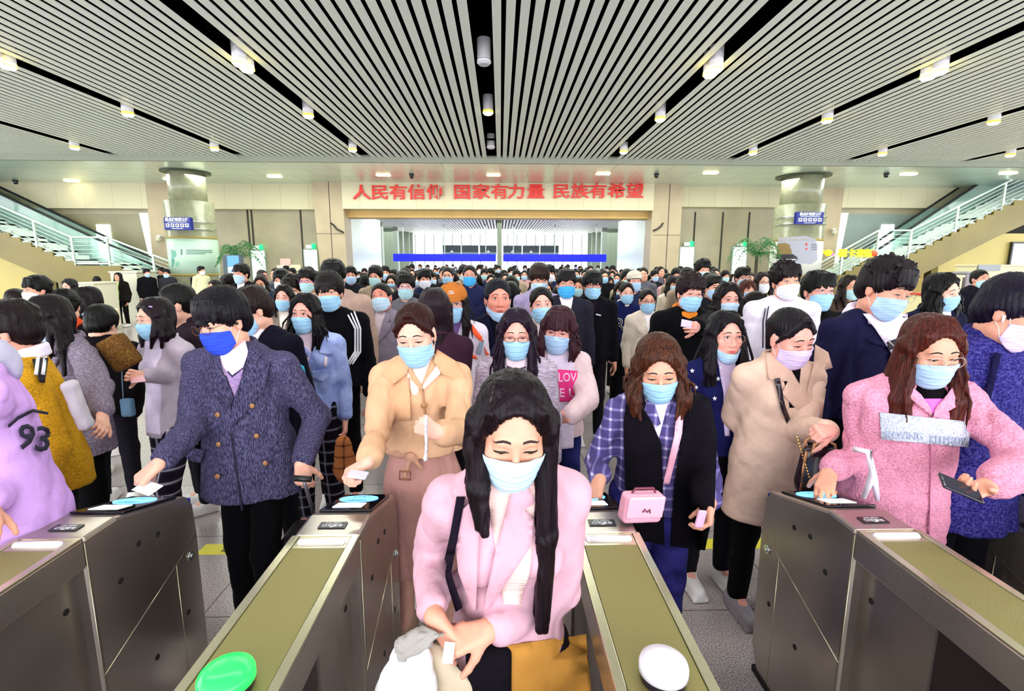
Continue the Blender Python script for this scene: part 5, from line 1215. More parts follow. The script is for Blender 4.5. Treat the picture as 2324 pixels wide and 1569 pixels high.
b = item('suitcase', 'dark suitcase handle pulled by the man in the charcoal coat', 'suitcase', tuple(at(712, 1168, Y=2.2)*np.array([1, 1, 0]))); o_ = np.array(b.location)
bm = bmesh.new(); tube(bm, [np.array(at(668, 1086, Y=2.03))-o_, np.array(at(706, 1088, Y=2.03))-o_], .014, 8); bm_obj('grip', bm, BLK, b); bm = bmesh.new(); tube(bm, [np.array(at(689, 1088, Y=2.04))-o_, np.array(at(712, 1168, Y=2.16))-o_], .009, 6); bm_obj('telescopic_rod', bm, mat('rod_grey', '#7d7a84', .3, .6), b)
part('shell', [rbox((.0, .12, .30), (.19, .11, .26), .04, .02)], mat('suitcase_dark', '#1d1a22', .4), b, .02)
# woman in the trench coat
c = person('woman in tan trench coat with tied belt holding out a card', *pp(943, 688, 824, .272), hs=1.05, head=(-4, 19, -3), body=-4, skin='c', hair=('pony', '#210a0c', '#5a2018', .1), mask='blue', eyes='down',
    top=dict(name='trench_coat', col='#d8ac88', off=.030, hem=-.08, flare=1.1, collar='none', slv=1.25, wa=.006, inner='#f3cdc0', open=(0, -.14, .066), ineck='none'), bottom=('#c99a88', 'plain', None, .01), lod=0, wide=1.08, shoe='#c9a58c', neck=None,
    hands={'R': H_(838, 1048, 1.80, pose='pinch', d=(-.75, -.35, -.35), n=(.35, .2, -.85)), 'L': H_(1000, 985, 1.78, pose='fist', d=(-.85, -.1, .45), n=(-.2, 1, .1), side=-1)})
tan = cloth('#cfa27c'); pel = c.pel
part('coat_skirt', [cap(pel+np.array([0, 0, .10]), pel-np.array([0, 0, .12]), .150, .190, .05, ((0, 1, 0), 1.3)), cap(pel-np.array([0, 0, .12]), pel-np.array([0, 0, .50]), .190, .250, .05, ((0, 1, 0), 1.3)), rbox((pel[0], pel[1], pel[2]-1.02), (1, 1, .5), .001, .01, None, 's')], cloth('#c8948a'), c.root, .011, wr=(31, 13, .010, (1, 1, .12)))
pd(c, 'collar', [(921, 797), (892, 820), (868, 848), (859, 870), (866, 881), (893, 873), (924, 848), (930, 826)], tan, .018, .012)
pd(c, 'collar', [(992, 793), (1035, 820), (1062, 862), (1060, 875), (1046, 873), (1002, 848), (984, 820)], tan, .018, .012)
pd(c, 'lapel', [(925, 838), (934, 862), (958, 888), (960, 878), (940, 850), (930, 828)], cloth('#c99c78'), .014, .006); pd(c, 'lapel', [(998, 822), (1000, 848), (962, 884), (957, 878), (985, 838)], cloth('#f6f0fa'), .010, .006)
pd(c, 'storm_flap', [(878, 884), (928, 858), (933, 954), (884, 957), (852, 956), (858, 915)], tan, .013, .008); pd(c, 'front_edge', [(957, 885), (961, 885), (972, 1025), (967, 1025)], mat('seam_tan', '#a87f5c', .9), .004, .003)
pd(c, 'button', [(961+7*math.cos(t_), 921+7*math.sin(t_)) for t_ in np.arange(0, 6.2, .7)], METALB, .012, .006)
belt = cloth('#c4967c'); sk = [cap(pel+np.array([0, 0, .14]), pel-np.array([0, 0, .3]), .145, .20, .05, ((0, 1, 0), 1.3))]
part('belt', c.ring(.155, .118, .016, 0)[:0]+[cap(pel+np.array([.180*math.cos(a), .146*math.sin(a), .105+.012*math.sin(a)]), pel+np.array([.180*math.cos(a+.35), .146*math.sin(a+.35), .105+.012*math.sin(a+.35)]), .015, None, .01, ((0, 0, 1), .8)) for a in np.arange(0, 2*PI, .35)]
     + [ell(pel+np.array([-.03, -.165, .10]), (.024, .018, .02), .01), cap(pel+np.array([-.03, -.17, .09]), pel+np.array([-.055, -.17, .01]), .014, .012, .01), cap(pel+np.array([-.02, -.17, .10]), pel+np.array([.02, -.165, .04]), .013, .01, .01)], belt, c.root, .007, wr=(8, 20, .002))
bm = bmesh.new(); q = pel+np.array([-.052, -.186, .02]); tube(bm, [q+np.array(v) for v in ((-.024, 0, -.018), (.024, 0, -.022), (.026, 0, .014), (-.022, 0, .018))], .005, 6, closed=True); bm_obj('buckle', bm, mat('buckle_brown', '#9a5f48', .3), c.root)
b = item('phone', 'pale phone card held out by the woman in the trench coat', 'phone', at(812, 1078, Y=1.70)); part('phone_body', [rbox((0, 0, 0), (.036, .02, .004), .003, .002)], mat('phone_pale', '#c9c4e2', .2), b, .003); b.rotation_euler = (.3, .1, -.1)
b = item('wrapped_sweet', 'silver wrapped packet held at the chest by the woman in the trench coat', 'packet', at(966, 962, Y=1.72)); part('wrapper', [cap((0, 0, .0), (.004, 0, .03), .009, .004, .004), cap((0, 0, -.10), (-.004, 0, -.135), .005, .010, .004), cap((0, 0, 0), (0, 0, -.10), .007, None, .004)], mat('foil', '#e4e0ea', .25, .3), b, .003, wr=(2, 60, .0015))
# woman in the plaid shirt and black vest
c = person('woman in purple plaid shirt and black fleece vest with bobbed brown hair', *pp(1494, 762, 905, .262), head=(-10, 22, -4), body=-14, lean=7, skin='b', hair=('bob', '#24100e', '#8a4a2a', .20), mask='blue', eyes='down',
    top=dict(name='shirt', col='#4c4478', kind='plaid', sc=2.4, col2='#cfc8e4', col3='#6f66a0', off=.026, hem=.06, collar='shirt', slv=1.2, wa=.006, inner='#ead8f0', open=(0, -.15, .05), ineck='none'), bottom=('#1c1a52', 'denim', '#35327c', 1.15), shoe='#e8d8c8', lod=0,
    hands={'R': H_(1362, 1086, 1.86, pose='touch', d=(-.35, -.45, -.75), n=(.5, .3, -.6)), 'L': H_(1612, 1140, 1.72, pose='hold', d=(-.1, -.15, -1), n=(-1, .2, 0))})
vest = cloth('#0f0b14', 'fleece'); vp = [p for p in c.torso]
pd(c, 'vest', [(1440, 880), (1462, 905), (1480, 960), (1502, 1010), (1508, 1238), (1440, 1225), (1418, 1100), (1415, 960), (1422, 905)], vest, .014, .014, .022, prims=c.top)
pd(c, 'vest', [(1575, 885), (1612, 905), (1628, 990), (1622, 1150), (1600, 1250), (1522, 1240), (1530, 1100), (1548, 985), (1556, 930)], vest, .014, .014, .022, prims=c.top)
pd(c, 'shirt_collar', [(1470, 905), (1484, 912), (1500, 962), (1488, 972), (1462, 930)], c.m_top, .016, .006); pd(c, 'shirt_collar', [(1540, 895), (1556, 905), (1548, 950), (1514, 972), (1520, 940)], c.m_top, .016, .006)
b = item('pink_handbag', 'small pink satchel handbag hanging in front of the woman in the plaid shirt', 'bag', at(1455, 1150, Y=1.56)); bo = np.array(b.location); Mb = rotm(14, 4, 6); pkm = mat('pink_leather', '#eba7bd', .35)
part('bag_body', [rbox((0, 0, 0), (.074, .028, .052), .016, .01, Mb)], pkm, b, .006); part('flap', [rbox(Mb@np.array([0, -.027, .012]), (.070, .006, .040), .005, .004, Mb)], mat('pink_leather_flap', '#f2b4c8', .3), b, .005)
bm = bmesh.new(); tube(bm, [Mb@np.array(v) for v in ((-.045, 0, .05), (-.035, 0, .068), (.035, 0, .068), (.045, 0, .05))], .004, 6); bm_obj('top_handle', bm, mat('handle_plum', '#7a2f48', .4), b)
bm = bmesh.new(); tube(bm, [Mb@np.array(v) for v in ((-.014, -.036, .0), (-.008, -.038, .012), (0, -.038, 0), (.010, -.038, .010), (.014, -.036, -.004))], .0022, 6); bm_obj('bow_clasp', bm, mat('clasp_plum', '#6a2a44', .3), b)
give(pd(c, 'strap', [(1537, 920), (1553, 922), (1548, 985), (1519, 1100), (1505, 1098), (1530, 990)], pkm, .030, .006), b, c)
b = item('pink_case', 'pink patterned card case in the lowered hand of the woman in the plaid shirt', 'card case', at(1590, 1178, Y=1.64)); part('case', [rbox((0, 0, 0), (.018, .006, .032), .003, .002, rotm(20, 0, 15))], mat('case_pink', '#f0b8d8', .3), b, .003)
# woman in pink fleece
c = person('woman in pink fleece jacket with white chest band and round glasses', *pp(2110, 712, 872, .268), head=(-10, 18, -4), body=-6, lean=5, skin='b', hair=('long', '#3a120f', '#8a3a2c', .34), mask='light', eyes='down', specs=('#d8c4c0', .0009, 'round'),
    top=dict(name='fleece_jacket', col='#f2a0bc', kind='fleece', off=.040, hem=.16, flare=1.02, collar='none', slv=1.3, wa=.007), bottom=('#1a1018', 'plain'), lod=0, wide=1.16,
    hands={'R': H_(1886, 1066, 1.80, hint=(.3, .3, -1), pose='touch', d=(-.45, -.35, -.7), n=(.45, .3, -.6)), 'L': H_(2244, 1102, 1.47, hint=(1, .0, -.2), pose='hold', d=(-.85, -.15, -.15), n=(-.1, -.2, .95), side=1)})
part('roll_neck', [cap(c.neck-np.array([0, -.0, .03]), c.T((0, .008, -.105)), .068, .060, .02), ell(c.neck+np.array([0, -.06, -.055]), (.06, .045, .055), .02)], cloth('#060408'), c.root, .008)
pd(c, 'collar', [(2058, 868), (2050, 890), (2085, 922), (2116, 945), (2112, 925), (2090, 895)], c.m_top, .020, .012); pd(c, 'collar', [(2170, 868), (2200, 905), (2160, 930), (2118, 948), (2122, 928), (2150, 895)], c.m_top, .020, .012)
pd(c, 'inner_top', [(2098, 905), (2145, 905), (2117, 940)], mat('magenta_knit', '#e86ad0', .8), .012, .006)
pd(c, 'chest_band', [(1996, 936), (2204, 958), (2198, 1016), (2000, 998)], cloth('#cfd5e8', 'fleece'), .010, .008); emb = mat('embossed', '#aab2cc', .9)
ptext(c, 'band_text', 'MOVING', 2052, 990, 24, emb, sx=.95, off=.014, rot=3, offset=.002); ptext(c, 'band_text', 'KEEPMOV', 2152, 1001, 24, emb, sx=.8, off=.014, rot=3, offset=.002)
pd(c, 'zip', [(2115, 945), (2119, 945), (2112, 1235), (2108, 1235)], mat('zip_pink', '#d884a8', .5), .006, .004)
b = item('phone', 'dark phone held screen up by the woman in pink fleece', 'phone', at(2180, 1108, Y=1.42)); part('phone_body', [rbox((0, 0, 0), (.058, .034, .005), .004, .003, rotm(-28, 20, 22))], PHONE, b, .004)
b = item('white_strap', 'white cloth strap looped over the forearm of the woman in pink fleece', 'strap', at(1975, 1080, Y=1.65)); bo = np.array(b.location)
bm = bmesh.new(); tube(bm, [np.array(at(*v))-bo if 0 else np.array(at(v[0], v[1], Y=v[2]))-bo for v in ((1940, 1020, 1.66), (1972, 1026, 1.58), (1980, 1080, 1.57), (1960, 1130, 1.6))], [.010, .012, .012, .008], 8); bm_obj('band', bm, cloth('#f0e4f4'), b)
bm = bmesh.new(); tube(bm, [np.array(at(v[0], v[1], Y=v[2]))-bo for v in ((1974, 1040, 1.6), (1984, 1090, 1.6), (1992, 1135, 1.6))], [.010, .012, .007], 8); bm_obj('band', bm, cloth('#e6d8ee'), b)
# woman in the beige wool coat
c = person('woman in beige wool coat and black roll neck looking down', *pp(1795, 700, 828, .275), hs=1.07, head=(12, 20, -6), body=4, lean=4, skin='e', hair=('pony', '#0e0a10', '#2a2030', .1), mask='lilac', eyes='down',
    top=dict(name='coat', col='#e3c2ae', off=.034, hem=.34, flare=1.2, collar='coat', slv=1.22, wa=.003, inner='#08060a', open=(0, -.20, .058), ineck='roll'), bottom=('#0a080c', 'plain'), lod=0, wide=1.06, shoe='#8f8a90',
    hands={'L': H_(1886, 978, 2.02, pose='fist', d=(-.7, -.3, .1), n=(-.2, .5, -.9)), 'R': H_(1742, 1030, 2.34, d=(.5, .8, -.3), pose='flat')})
pd(c, 'lapel', [(1738, 800), (1744, 862), (1788, 866), (1774, 892), (1800, 922), (1853, 962), (1856, 950), (1822, 885), (1790, 830), (1762, 800)], cloth('#d6b39f'), .014, .009)
pd(c, 'lapel', [(1850, 782), (1880, 800), (1890, 835), (1866, 842), (1878, 862), (1864, 960), (1856, 962), (1832, 885), (1846, 830)], cloth('#d6b39f'), .014, .009)
b = item('handbag', 'dark burgundy handbag with tan rims on the arm of the woman in beige', 'bag', at(1856, 1060, Y=2.06)); bo = np.array(b.location); dk = mat('dark_leather', '#22121c', .25); tn = mat('tan_rim', '#c98c62', .35)
part('bag_body', [cap((0, 0, .04), (.0, 0, -.06), .085, .10, .02, ((0, 1, 0), 2.0)), rbox((0, 0, .125), (.2, .2, .03), .001, .01, None, 's')], dk, b, .009)
for k in (-1, 1):
    bm = bmesh.new(); tube(bm, [(-.055, k*.03, .07), (-.045, k*.03, .115), (0, k*.03, .138), (.045, k*.03, .115), (.055, k*.03, .07)], .006, 8); bm_obj('handle', bm, tn, b)
bm = bmesh.new(); tube(bm, [(-.072, -.02, .08), (-.085, -.03, 0), (-.088, -.03, -.10)], .006, 6); bm_obj('tassel_strap', bm, tn, b)
give(pd(c, 'strap', [(1757, 860), (1770, 858), (1782, 920), (1808, 992), (1797, 994), (1772, 925)], dk, .020, .006), b, c)
bm = bmesh.new(); 
for i in range(14):
    p = np.array(at(1808+i*2.2, 992+i*7, Y=1.99))-bo; bmesh.ops.create_icosphere(bm, subdivisions=1, radius=.0055, matrix=Matrix.Translation(tuple(p)))
o = bm_obj('chain', bm, mat('gold', '#d8b060', .2, .9), b)
# tall man with curly hair
c = person('tall man with big curly hair, navy jacket over white hoodie, head bowed', *pp(2008, 587, 724, .325), hs=1.14, head=(16, 18, 8), body=6, lean=4, fem=False, skin='f', hair=('curly', '#120a10', '#2c1a26', .3), mask='light', eyes='down', specs=('#a89a98', .0009, 'round'),
    top=dict(name='jacket', col='#1a1838', off=.036, hem=.02, collar='none', slv=1.2, wa=.007, ccol='#e3d4f0'), lod=0, bottom=('#0a0a12', 'plain'))
hw = cloth('#e6d8f2'); part('hood', c.ring(.082, .078, .026, .002, tilt=.55)+c.ring(.094, .086, .028, -.014, 60, 300, tilt=.3), hw, c.root, .009, wr=(12, 16, .004))
pd(c, 'hoodie_front', [(1958, 712), (2060, 712), (2060, 800), (2046, 860), (2030, 985), (2006, 985), (2012, 900), (2022, 800), (1985, 745)], hw, .008, .008)
pd(c, 'print', [(2014, 776), (2050, 764), (2050, 782), (2036, 800), (2030, 790), (2016, 798)], mat('print_black', '#120f1c', .8), .014, .003)
pd(c, 'pocket_flap', [(1972, 768), (2022, 782), (2022, 792), (1974, 778)], c.m_top, .008, .005)
bm = bmesh.new(); tube(bm, [np.array(at(*v[:2], Y=v[2]))-c.org for v in ((1986, 728, 1.93), (2000, 758, 1.90), (2034, 790, 1.90), (2020, 830, 1.90), (2012, 862, 1.90))], .0028, 6); tube(bm, [np.array(at(*v[:2], Y=v[2]))-c.org for v in ((2056, 735, 1.92), (2052, 780, 1.89), (2050, 815, 1.89))], .003, 6); bm_obj('drawstring', bm, mat('cord_white', '#f4f0fa', .7), c.root)
# man at the right edge
c = person('man in dark blue textured coat with white ear buds at the right edge', *pp(2298, 628, 792, .285), head=(26, 22, 8), body=10, lean=3, fem=False, skin='f', hair=('mop', '#0b0718', '#241440', .3), mask='lilac', eyes='down', specs=('#9a8c8a', .0009, 'round'),
    top=dict(name='coat', col='#1d1a5c', kind='tweed', col2='#4a4690', off=.040, hem=.2, collar='high', slv=1.25, wa=.006), lod=0, bottom=('#0a0a12', 'plain'), wide=1.08)
for k in (-1, 1):
    bm = bmesh.new(); tube(bm, [c.T((k*.086, -.004, -.008)), c.T((k*.086, -.012, -.034))], [.006, .003], 6); bm_obj('ear_bud', bm, WHT, c.root)
pd(c, 'strap', [(2258, 800), (2274, 802), (2240, 940), (2226, 935)], cloth('#120f34'), .010, .006)
# person in purple jacket bottom left
c = person('person in lilac baseball jacket with 93 on the sleeve at the left edge, bending away', -150, 745, 1.60, head=(-70, 25, 0), body=-40, lean=4, skin='b', hair=('long', '#1a1014', None, .3), mask='blue', eyes=None,
    top=dict(name='jacket', col='#cfa2e6', off=.045, hem=.14, flare=1.12, collar='hood', ccol='#b8b4cc', slv=1.3, wa=.009, wf=7), lod=1, bottom=('#b070d8', 'plain'), wide=1.12, H=None,
    hands={'L': H_(-30, 1150, 1.45, hint=(-.2, .1, -1))})
num = mat('number_black', '#17102a', .8)
ptext(c, 'number', '9', 60, 995, 80, num, Y=1.38, prims=c.top, off=.006, rot=6, offset=.018, sx=1.05); ptext(c, 'number', '3', 98, 1000, 80, num, Y=1.38, prims=c.top, off=.006, rot=6, offset=.018, sx=1.05)
pd(c, 'sleeve_stripe', [(18, 965), (40, 945), (75, 928), (110, 936), (110, 942), (75, 936), (42, 953), (20, 972)], num, .006, .004, prims=c.top, Y=1.38)
# person in mustard cardigan
c = person('person in mustard sweater with black and white striped collar behind the lilac jacket', *pp(22, 686, 815, .255), head=(-68, 14, 0), body=-52, lean=3, skin='b', hair=('short', '#150a0e', '#2c161a', .3), mask='blue', eyes='down',
    top=dict(name='sweater', col='#dba222', kind='fleece', off=.030, hem=.10, collar='high', ccol='#ece4f4', slv=1.2, wa=.006), lod=1, bottom=('#15101a', 'plain'))
st = lambda x: pd(c, 'collar_stripe', [(x, 812), (x+9, 808), (x+4, 852), (x-5, 850)], WHT, .012, .005, prims=c.top, Y=1.84)
pd(c, 'shoulder_band', [(72, 815), (110, 812), (102, 870), (90, 868)], mat('band_black', '#151018', .8), .008, .006, prims=c.top, Y=1.84); st(82); st(98)
b = item('canvas_bag', 'off white canvas bag at the hip of the person in mustard', 'bag', at(178, 935, Y=2.2)); part('bag_body', [rbox((0, 0, .03), (.032, .04, .12), .025, .03, rotm(20, 0, -10))], cloth('#c9c0c8'), b, .012, wr=(6, 12, .005))
# ------------------------------------------------------------------ people in the middle distance
def W(label, cx, ptop, chin, hh=.25, bk=1.0, **k):
    a, b, Y = pp(cx, ptop, chin, hh); k.setdefault('hs', bk)
    return person(label, a, b, Y*bk, **k)
g_ = 'plain'
c = W('woman in grey plaid blazer with long wavy black hair and blue mask at the left', 112, 672, 772, .25, head=(-30, 16, -6), body=-26, spread=1.4, hair=('long', '#0d070c', '#24121a', .34), eyes='down', mask='light',
      top=dict(name='blazer', col='#6f6474', kind='tweed', col2='#9a8ea0', off=.036, hem=.16, collar='coat', slv=1.2, inner='#3a2f3c', open=(0, -.25, .05)), bottom=('#060508', g_, None, 1.2), wide=1.1, hands={'L': H_(246, 985, 2.35)})
lapels(c, vy=-.26, w_=.10)
c = W('woman with violet hair clip and round glasses holding a phone at the left', 352, 677, 766, .25, head=(-34, 8, -4), body=-22, hair=('long', '#140a12', '#2c1622', .20), specs=('#c9b8b4', .001, 'round'), eyes='down',
      top=dict(name='cardigan', col='#bcaebc', off=.030, hem=.14, collar='none', slv=1.1, inner='#eadcf6', open=(0, -.6, .075)), bottom=('#151020', 'check', '#cfc8dc', 1.15), hands={'R': H_(318, 852, 2.9)}, shoe='#dcd8d2', legs=(.0, .18))
b = item('phone', 'pink phone in the lowered hand of the woman with the violet hair clip', 'phone', at(312, 861, Y=2.84)); part('phone_body', [rbox((0, 0, 0), (.035, .05, .005), .003, .002, rotm(40, 10, 0))], mat('phone_pink', '#e8b8c4', .3), b, .004)
bm = bmesh.new(); tube(bm, [c.T((.052, -.045, .088)), c.T((.074, -.022, .080))], .007, 6); bm_obj('hair_clip', bm, mat('clip_violet', '#c9a0f0', .2), c.root)
c = W('man with faded crew cut seen past the woman with the violet clip', 400, 643, 735, .26, bk=1.12, fem=False, head=(-60, 10, 0), body=-50, hair=('crop', '#15100f', None, .1), mask='white', eyes=None, top=dict(name='jacket', col='#2a2028', collar='high'))
c = W('man in black jacket with cyan sleeve patch, head bowed left, behind the charcoal coat', 572, 655, 752, .255, fem=False, head=(-44, 20, -6), body=-20, hair=('short', '#1c0f10', '#3a2020', .1), eyes='down', top=dict(name='jacket', col='#0e0c1c', off=.036, hem=.06, collar='crew', ccol='#f0e8f4', slv=1.25, inner='#f0e8f6', open=(0, -.14, .055)))
pd(c, 'sleeve_patch', [(662, 815), (690, 832), (694, 848), (664, 838)], mat('cyan_patch', '#2ac4ea', .6), .008, .005, prims=c.top)
c = W('woman in light blue denim jacket with long black hair, watching sideways', 694, 668, 753, .25, head=(-8, 2, 0), body=10, hair=('long', '#0b080e', '#1e141c', .26), spread=.9, lod=0, skin='e', top=dict(name='denim_jacket', col='#90a2e4', kind='denim', col2='#b4c4f6', off=.036, hem=.0, collar='shirt', slv=1.15, inner='#ecd4e4', open=(-.01, -.19, .055)), bottom=('#0e0a14', 'check', '#8c88a0', 1.2))
pd(c, 'collar', [(668, 768), (676, 786), (700, 812), (704, 800), (690, 785)], c.m_top, .014, .007); pd(c, 'collar', [(738, 762), (756, 775), (755, 808), (724, 800), (728, 785)], c.m_top, .014, .007)
pd(c, 'pocket', [(708, 842), (752, 838), (752, 852), (732, 868), (708, 858)], c.m_top, .010, .006); pd(c, 'button', [(700, 838), (705, 838), (705, 844), (700, 844)], METALB, .010, .004); pd(c, 'button', [(700, 920), (705, 920), (705, 926), (700, 926)], METALB, .010, .004)
pd(c, 'tag', [(737, 810), (743, 810), (741, 832), (735, 831)], mat('tag_white', '#ecd8d8', .7), .016, .003)
b = item('tote_bag', 'brown checked cloth bag hanging beside the woman in denim', 'bag', at(782, 1040, Y=2.75)); part('bag_body', [cap((0, 0, .09), (0, 0, -.08), .05, .075, .03, ((0, 1, 0), 1.6))], cloth('#a8663a', 'check', '#2c1410', None, 1.2), b, .012, wr=(6, 20, .006))
c = W('young man in black track jacket with white shoulder stripes and fringe', 748, 622, 703, .26, fem=False, head=(6, 4, -3), body=8, hair=('mop', '#120b0e', '#281a1c', .1), lod=0, skin='b', top=dict(name='track_jacket', col='#07070c', off=.030, hem=.02, collar='crew', slv=1.15), bottom=('#07070c', g_))
for k in range(3): pd(c, 'sleeve_stripe', [(788+k*7, 715-k*4), (791+k*7, 714-k*4), (808+k*6, 745), (808+k*6, 800), (789+k*6, 828), (786+k*6, 826), (804+k*6, 797), (804+k*6, 747)], WHT, .005, .004, prims=c.top)
c = W('tall man in beige coat hidden behind the track jacket boy', 757, 588, 668, .30, hs=1.08, fem=False, head=(10, 10, 0), body=14, hair=('short', '#0b0809', None, .1), mask='blue', lod=1, top=dict(name='coat', col='#b79a8c', off=.045, hem=.3, collar='hood', ccol='#17131a', slv=1.2), wide=1.12)
c = W('woman with wavy dark hair and white blouse far behind the denim jacket', 645, 648, 704, .25, head=(4, 2, 0), hair=('long', '#160c0c', None, .2), skin='e', top=dict(name='jacket', col='#8a7b70', inner='#f0e6dc', open=(0, -.2, .06)))
W('man with curly black hair and violet glasses left of the track jacket boy', 698, 612, 662, .25, fem=False, head=(0, 4, 0), hair=('curly', '#120c0c', None, .1), specs=('#8a50c8', .0014, 'wide'), mask='teal', skin='b', top=dict(col='#b49a88'))
W('man with messy brown hair partly hidden behind the wavy haired woman', 663, 628, 684, .25, bk=1.15, fem=False, head=(14, 12, 0), hair=('curly', '#20130f', None, .1), mask='white', top=dict(col='#40302c'))
c = W('man in grey jacket with white mask tilting his head back left of the trench coat', 866, 642, 706, .25, bk=1.1, fem=False, head=(-8, -8, -10), body=-14, hair=('crop', '#181014', None, .1), mask='pale', skin='d', top=dict(name='jacket', col='#8d8294', off=.035, hem=.1, inner='#cbbcc6', open=(0, -.25, .06), collar='coat'), wide=1.1)
lapels(c, vy=-.26)
W('curly haired man in violet glasses and grey hoodie behind the grey jacket man', 921, 624, 677, .25, fem=False, head=(6, 2, 0), hair=('curly', '#140d0e', None, .1), specs=('#9a4ac0', .0012, 'round'), mask='teal', skin='c', top=dict(col='#6d6a72', collar='crew', ccol='#121014'))
c = W('woman with long straight dark hair turned away behind the trench coat', 985, 655, 752, .25, head=(-160, 0, 0), body=-165, spread=.5, hair=('long', '#1c0e18', '#3a1c2c', .34), mask=None, eyes=None, top=dict(col='#3a2030', collar='crew'))
c = W('woman in brown cap with white and orange jacket', 1027, 646, 728, .245, head=(2, 6, 0), body=6, hair=('long', '#150c14', '#2a1822', .28), spread=.8, lod=0, specs=('#7b5ac8', .0012, 'round'), top=dict(name='jacket', col='#e6dcec', off=.040, hem=.05, collar='coat', slv=1.2, inner='#6d4f86', open=(0, -.12, .06)))
CAPM = cloth('#b0692c'); capp = [ell(c.T((0, .016, .052)), np.array([.101, .117, .094])*c.s, .02, c.M), ell(c.T((0, -.112, .052)), np.array([.068, .055, .008])*c.s, .012, c.M@rotm(0, 14, 0)), rbox(c.T((0, 0, -.06)), (.2, .25, .092), .001, .006, c.M, 's')]
part('cap', capp, CAPM, c.root, .006); bm = bmesh.new(); 
text_on('cap_emblem', 'CRL', .022, (c.T((0, -.05, .105)), c.M@rotm(0, 20, 0)), capp, WHT, c.root, .002, .002, far=.2)
for q in ([(1060, 742), (1072, 736), (1094, 765), (1096, 778), (1084, 770)], [(1060, 800), (1080, 808), (1084, 816), (1064, 812)], [(1100, 785), (1106, 800), (1112, 805), (1104, 808)]): pd(c, 'orange_patch', q, mat('orange_trim', '#ff5a1e', .6), .006, .004, prims=c.top)
pd(c, 'grey_patch', [(1090, 772), (1100, 772), (1090, 806), (1082, 802)], mat('grey_trim', '#8fa0b4', .6), .006, .004, prims=c.top)
c = W('tall man in navy quilted vest with round glasses in the middle of the crowd', 1066, 602, 648, .25, fem=False, hair=('crop', '#1c1210', None, .1), specs=('#b08a70', .0012, 'round'), mask='cyan', skin='b', top=dict(name='vest', col='#23284c', off=.04, collar='high', ccol='#6f88b8', wf=20, wa=.008))
c = W('round faced man in navy suit with his mask pulled under the chin', 1130, 632, 720, .255, bk=1.12, fem=False, head=(10, 2, 0), body=4, hair=('crop', '#10101e', '#1c1c34', .1), mask='light', drop=1, skin='d', lod=0, lips='#b0504a', top=dict(name='jacket', col='#0e0f26', off=.034, hem=.15, collar='coat', inner='#0a0a14', open=(0, -.2, .05)), wide=1.12)
lapels(c, vy=-.22); pd(c, 'strap', [(1150, 745), (1160, 750), (1112, 815), (1102, 806)], cloth('#2a2c50'), .014, .006)
c = W('woman in grey knit cardigan with black glasses and long violet-black hair', 1172, 703, 809, .25, head=(-2, 10, 0), body=-4, hair=('long', '#1b0c1e', '#3a1a3c', .36), spread=.6, lod=0, skin='e', specs=('#2a1c20', .0014, 'wide'), eyes='down', top=dict(name='cardigan', col='#9c8aa0', kind='knit', col2='#d8ccd8', off=.030, hem=.10, collar='crew', slv=1.15, inner='#e6cfd8', open=(0, -.3, .055)))
pd(c, 'ribbon', [(1150, 830), (1172, 838), (1194, 832), (1192, 836), (1172, 842), (1152, 836)], mat('ribbon', '#2a1020', .7), .012, .004)
bm = bmesh.new(); bx(bm, -.006, .006, -.006, .006, -.028, .01); bmesh.ops.transform(bm, matrix=Matrix.Translation(tuple(c.T((.088, -.03, .0)))), verts=bm.verts[:]); bm_obj('ear_bud', bm, WHT, c.root)
c = W('woman in white sweatshirt with magenta LOV print under a pale checked jacket', 1268, 698, 797, .25, bk=1.1, head=(-14, 8, 6), body=8, hair=('bangs', '#2a101c', '#6a3040', .19), skin='e', specs=('#c08898', .0009, 'round'), lod=0, eyes='down', mask='light', top=dict(name='jacket', col='#e4c8cc', kind='plain', off=.036, hem=.10, collar='coat', slv=1.35, inner='#ecdcf2', open=(-.02, -.6, .085)), bottom=('#1a1c4c', 'denim', '#2c3270'), hands={'L': H_(1292, 948, 2.72, d=(-.7, .6, -.2), pose='fist', hint=(1, .2, -.5))})
pd(c, 'print', [(1260, 838), (1311, 842), (1308, 912), (1270, 912)], mat('print_magenta', '#f0308a', .7), .010, .003); ptext(c, 'print_text', 'LOV', 1287, 858, 29, mat('print_pale', '#f4dcec', .7), off=.014, offset=.004, sx=.75); ptext(c, 'print_text', 'E U', 1289, 893, 28, mat('print_pale', '#f4dcec', .7), off=.014, offset=.004)
c = W('woman with high forehead and hair tied back wearing a cream roll neck', 1229, 652, 730, .25, bk=1.07, head=(2, 0, -3), hair=('pony', '#140d12', None, .1), skin='e', lod=0, top=dict(name='sweater', col='#eedfe0', collar='high'))
W('man with full brown bowl of hair and lilac hooded top behind the high forehead woman', 1224, 601, 664, .265, bk=1.08, fem=False, head=(8, 14, 0), hair=('mop', '#2a1a16', '#4a3024', .1), mask='pale', skin='b', top=dict(col='#a89cc0', collar='hood'))
c = W('young man in grey jacket over white tee with bright blue mask', 1285, 612, 675, .26, fem=False, head=(0, 2, 0), hair=('short', '#0e0b14', None, .1), specs=('#c08060', .0012, 'round'), mask='cyan', drop=0, skin='f', top=dict(name='jacket', col='#242330', off=.036, inner='#f4ecf4', open=(0, -.2, .065), collar='coat'))
c = W('young man in black shirt jacket with red glasses beside the grey jacket', 1345, 618, 676, .255, fem=False, head=(-3, 4, 0), hair=('mop', '#100c10', None, .1), specs=('#8a2c50', .0016, 'wide'), skin='b', top=dict(name='jacket', col='#0c0a12', off=.036, inner='#1c1420', open=(0, -.12, .05), collar='shirt')); pd(c, 'name_tag', [(1352, 712), (1364, 715), (1364, 718), (1352, 715)], WHT, .010, .003)
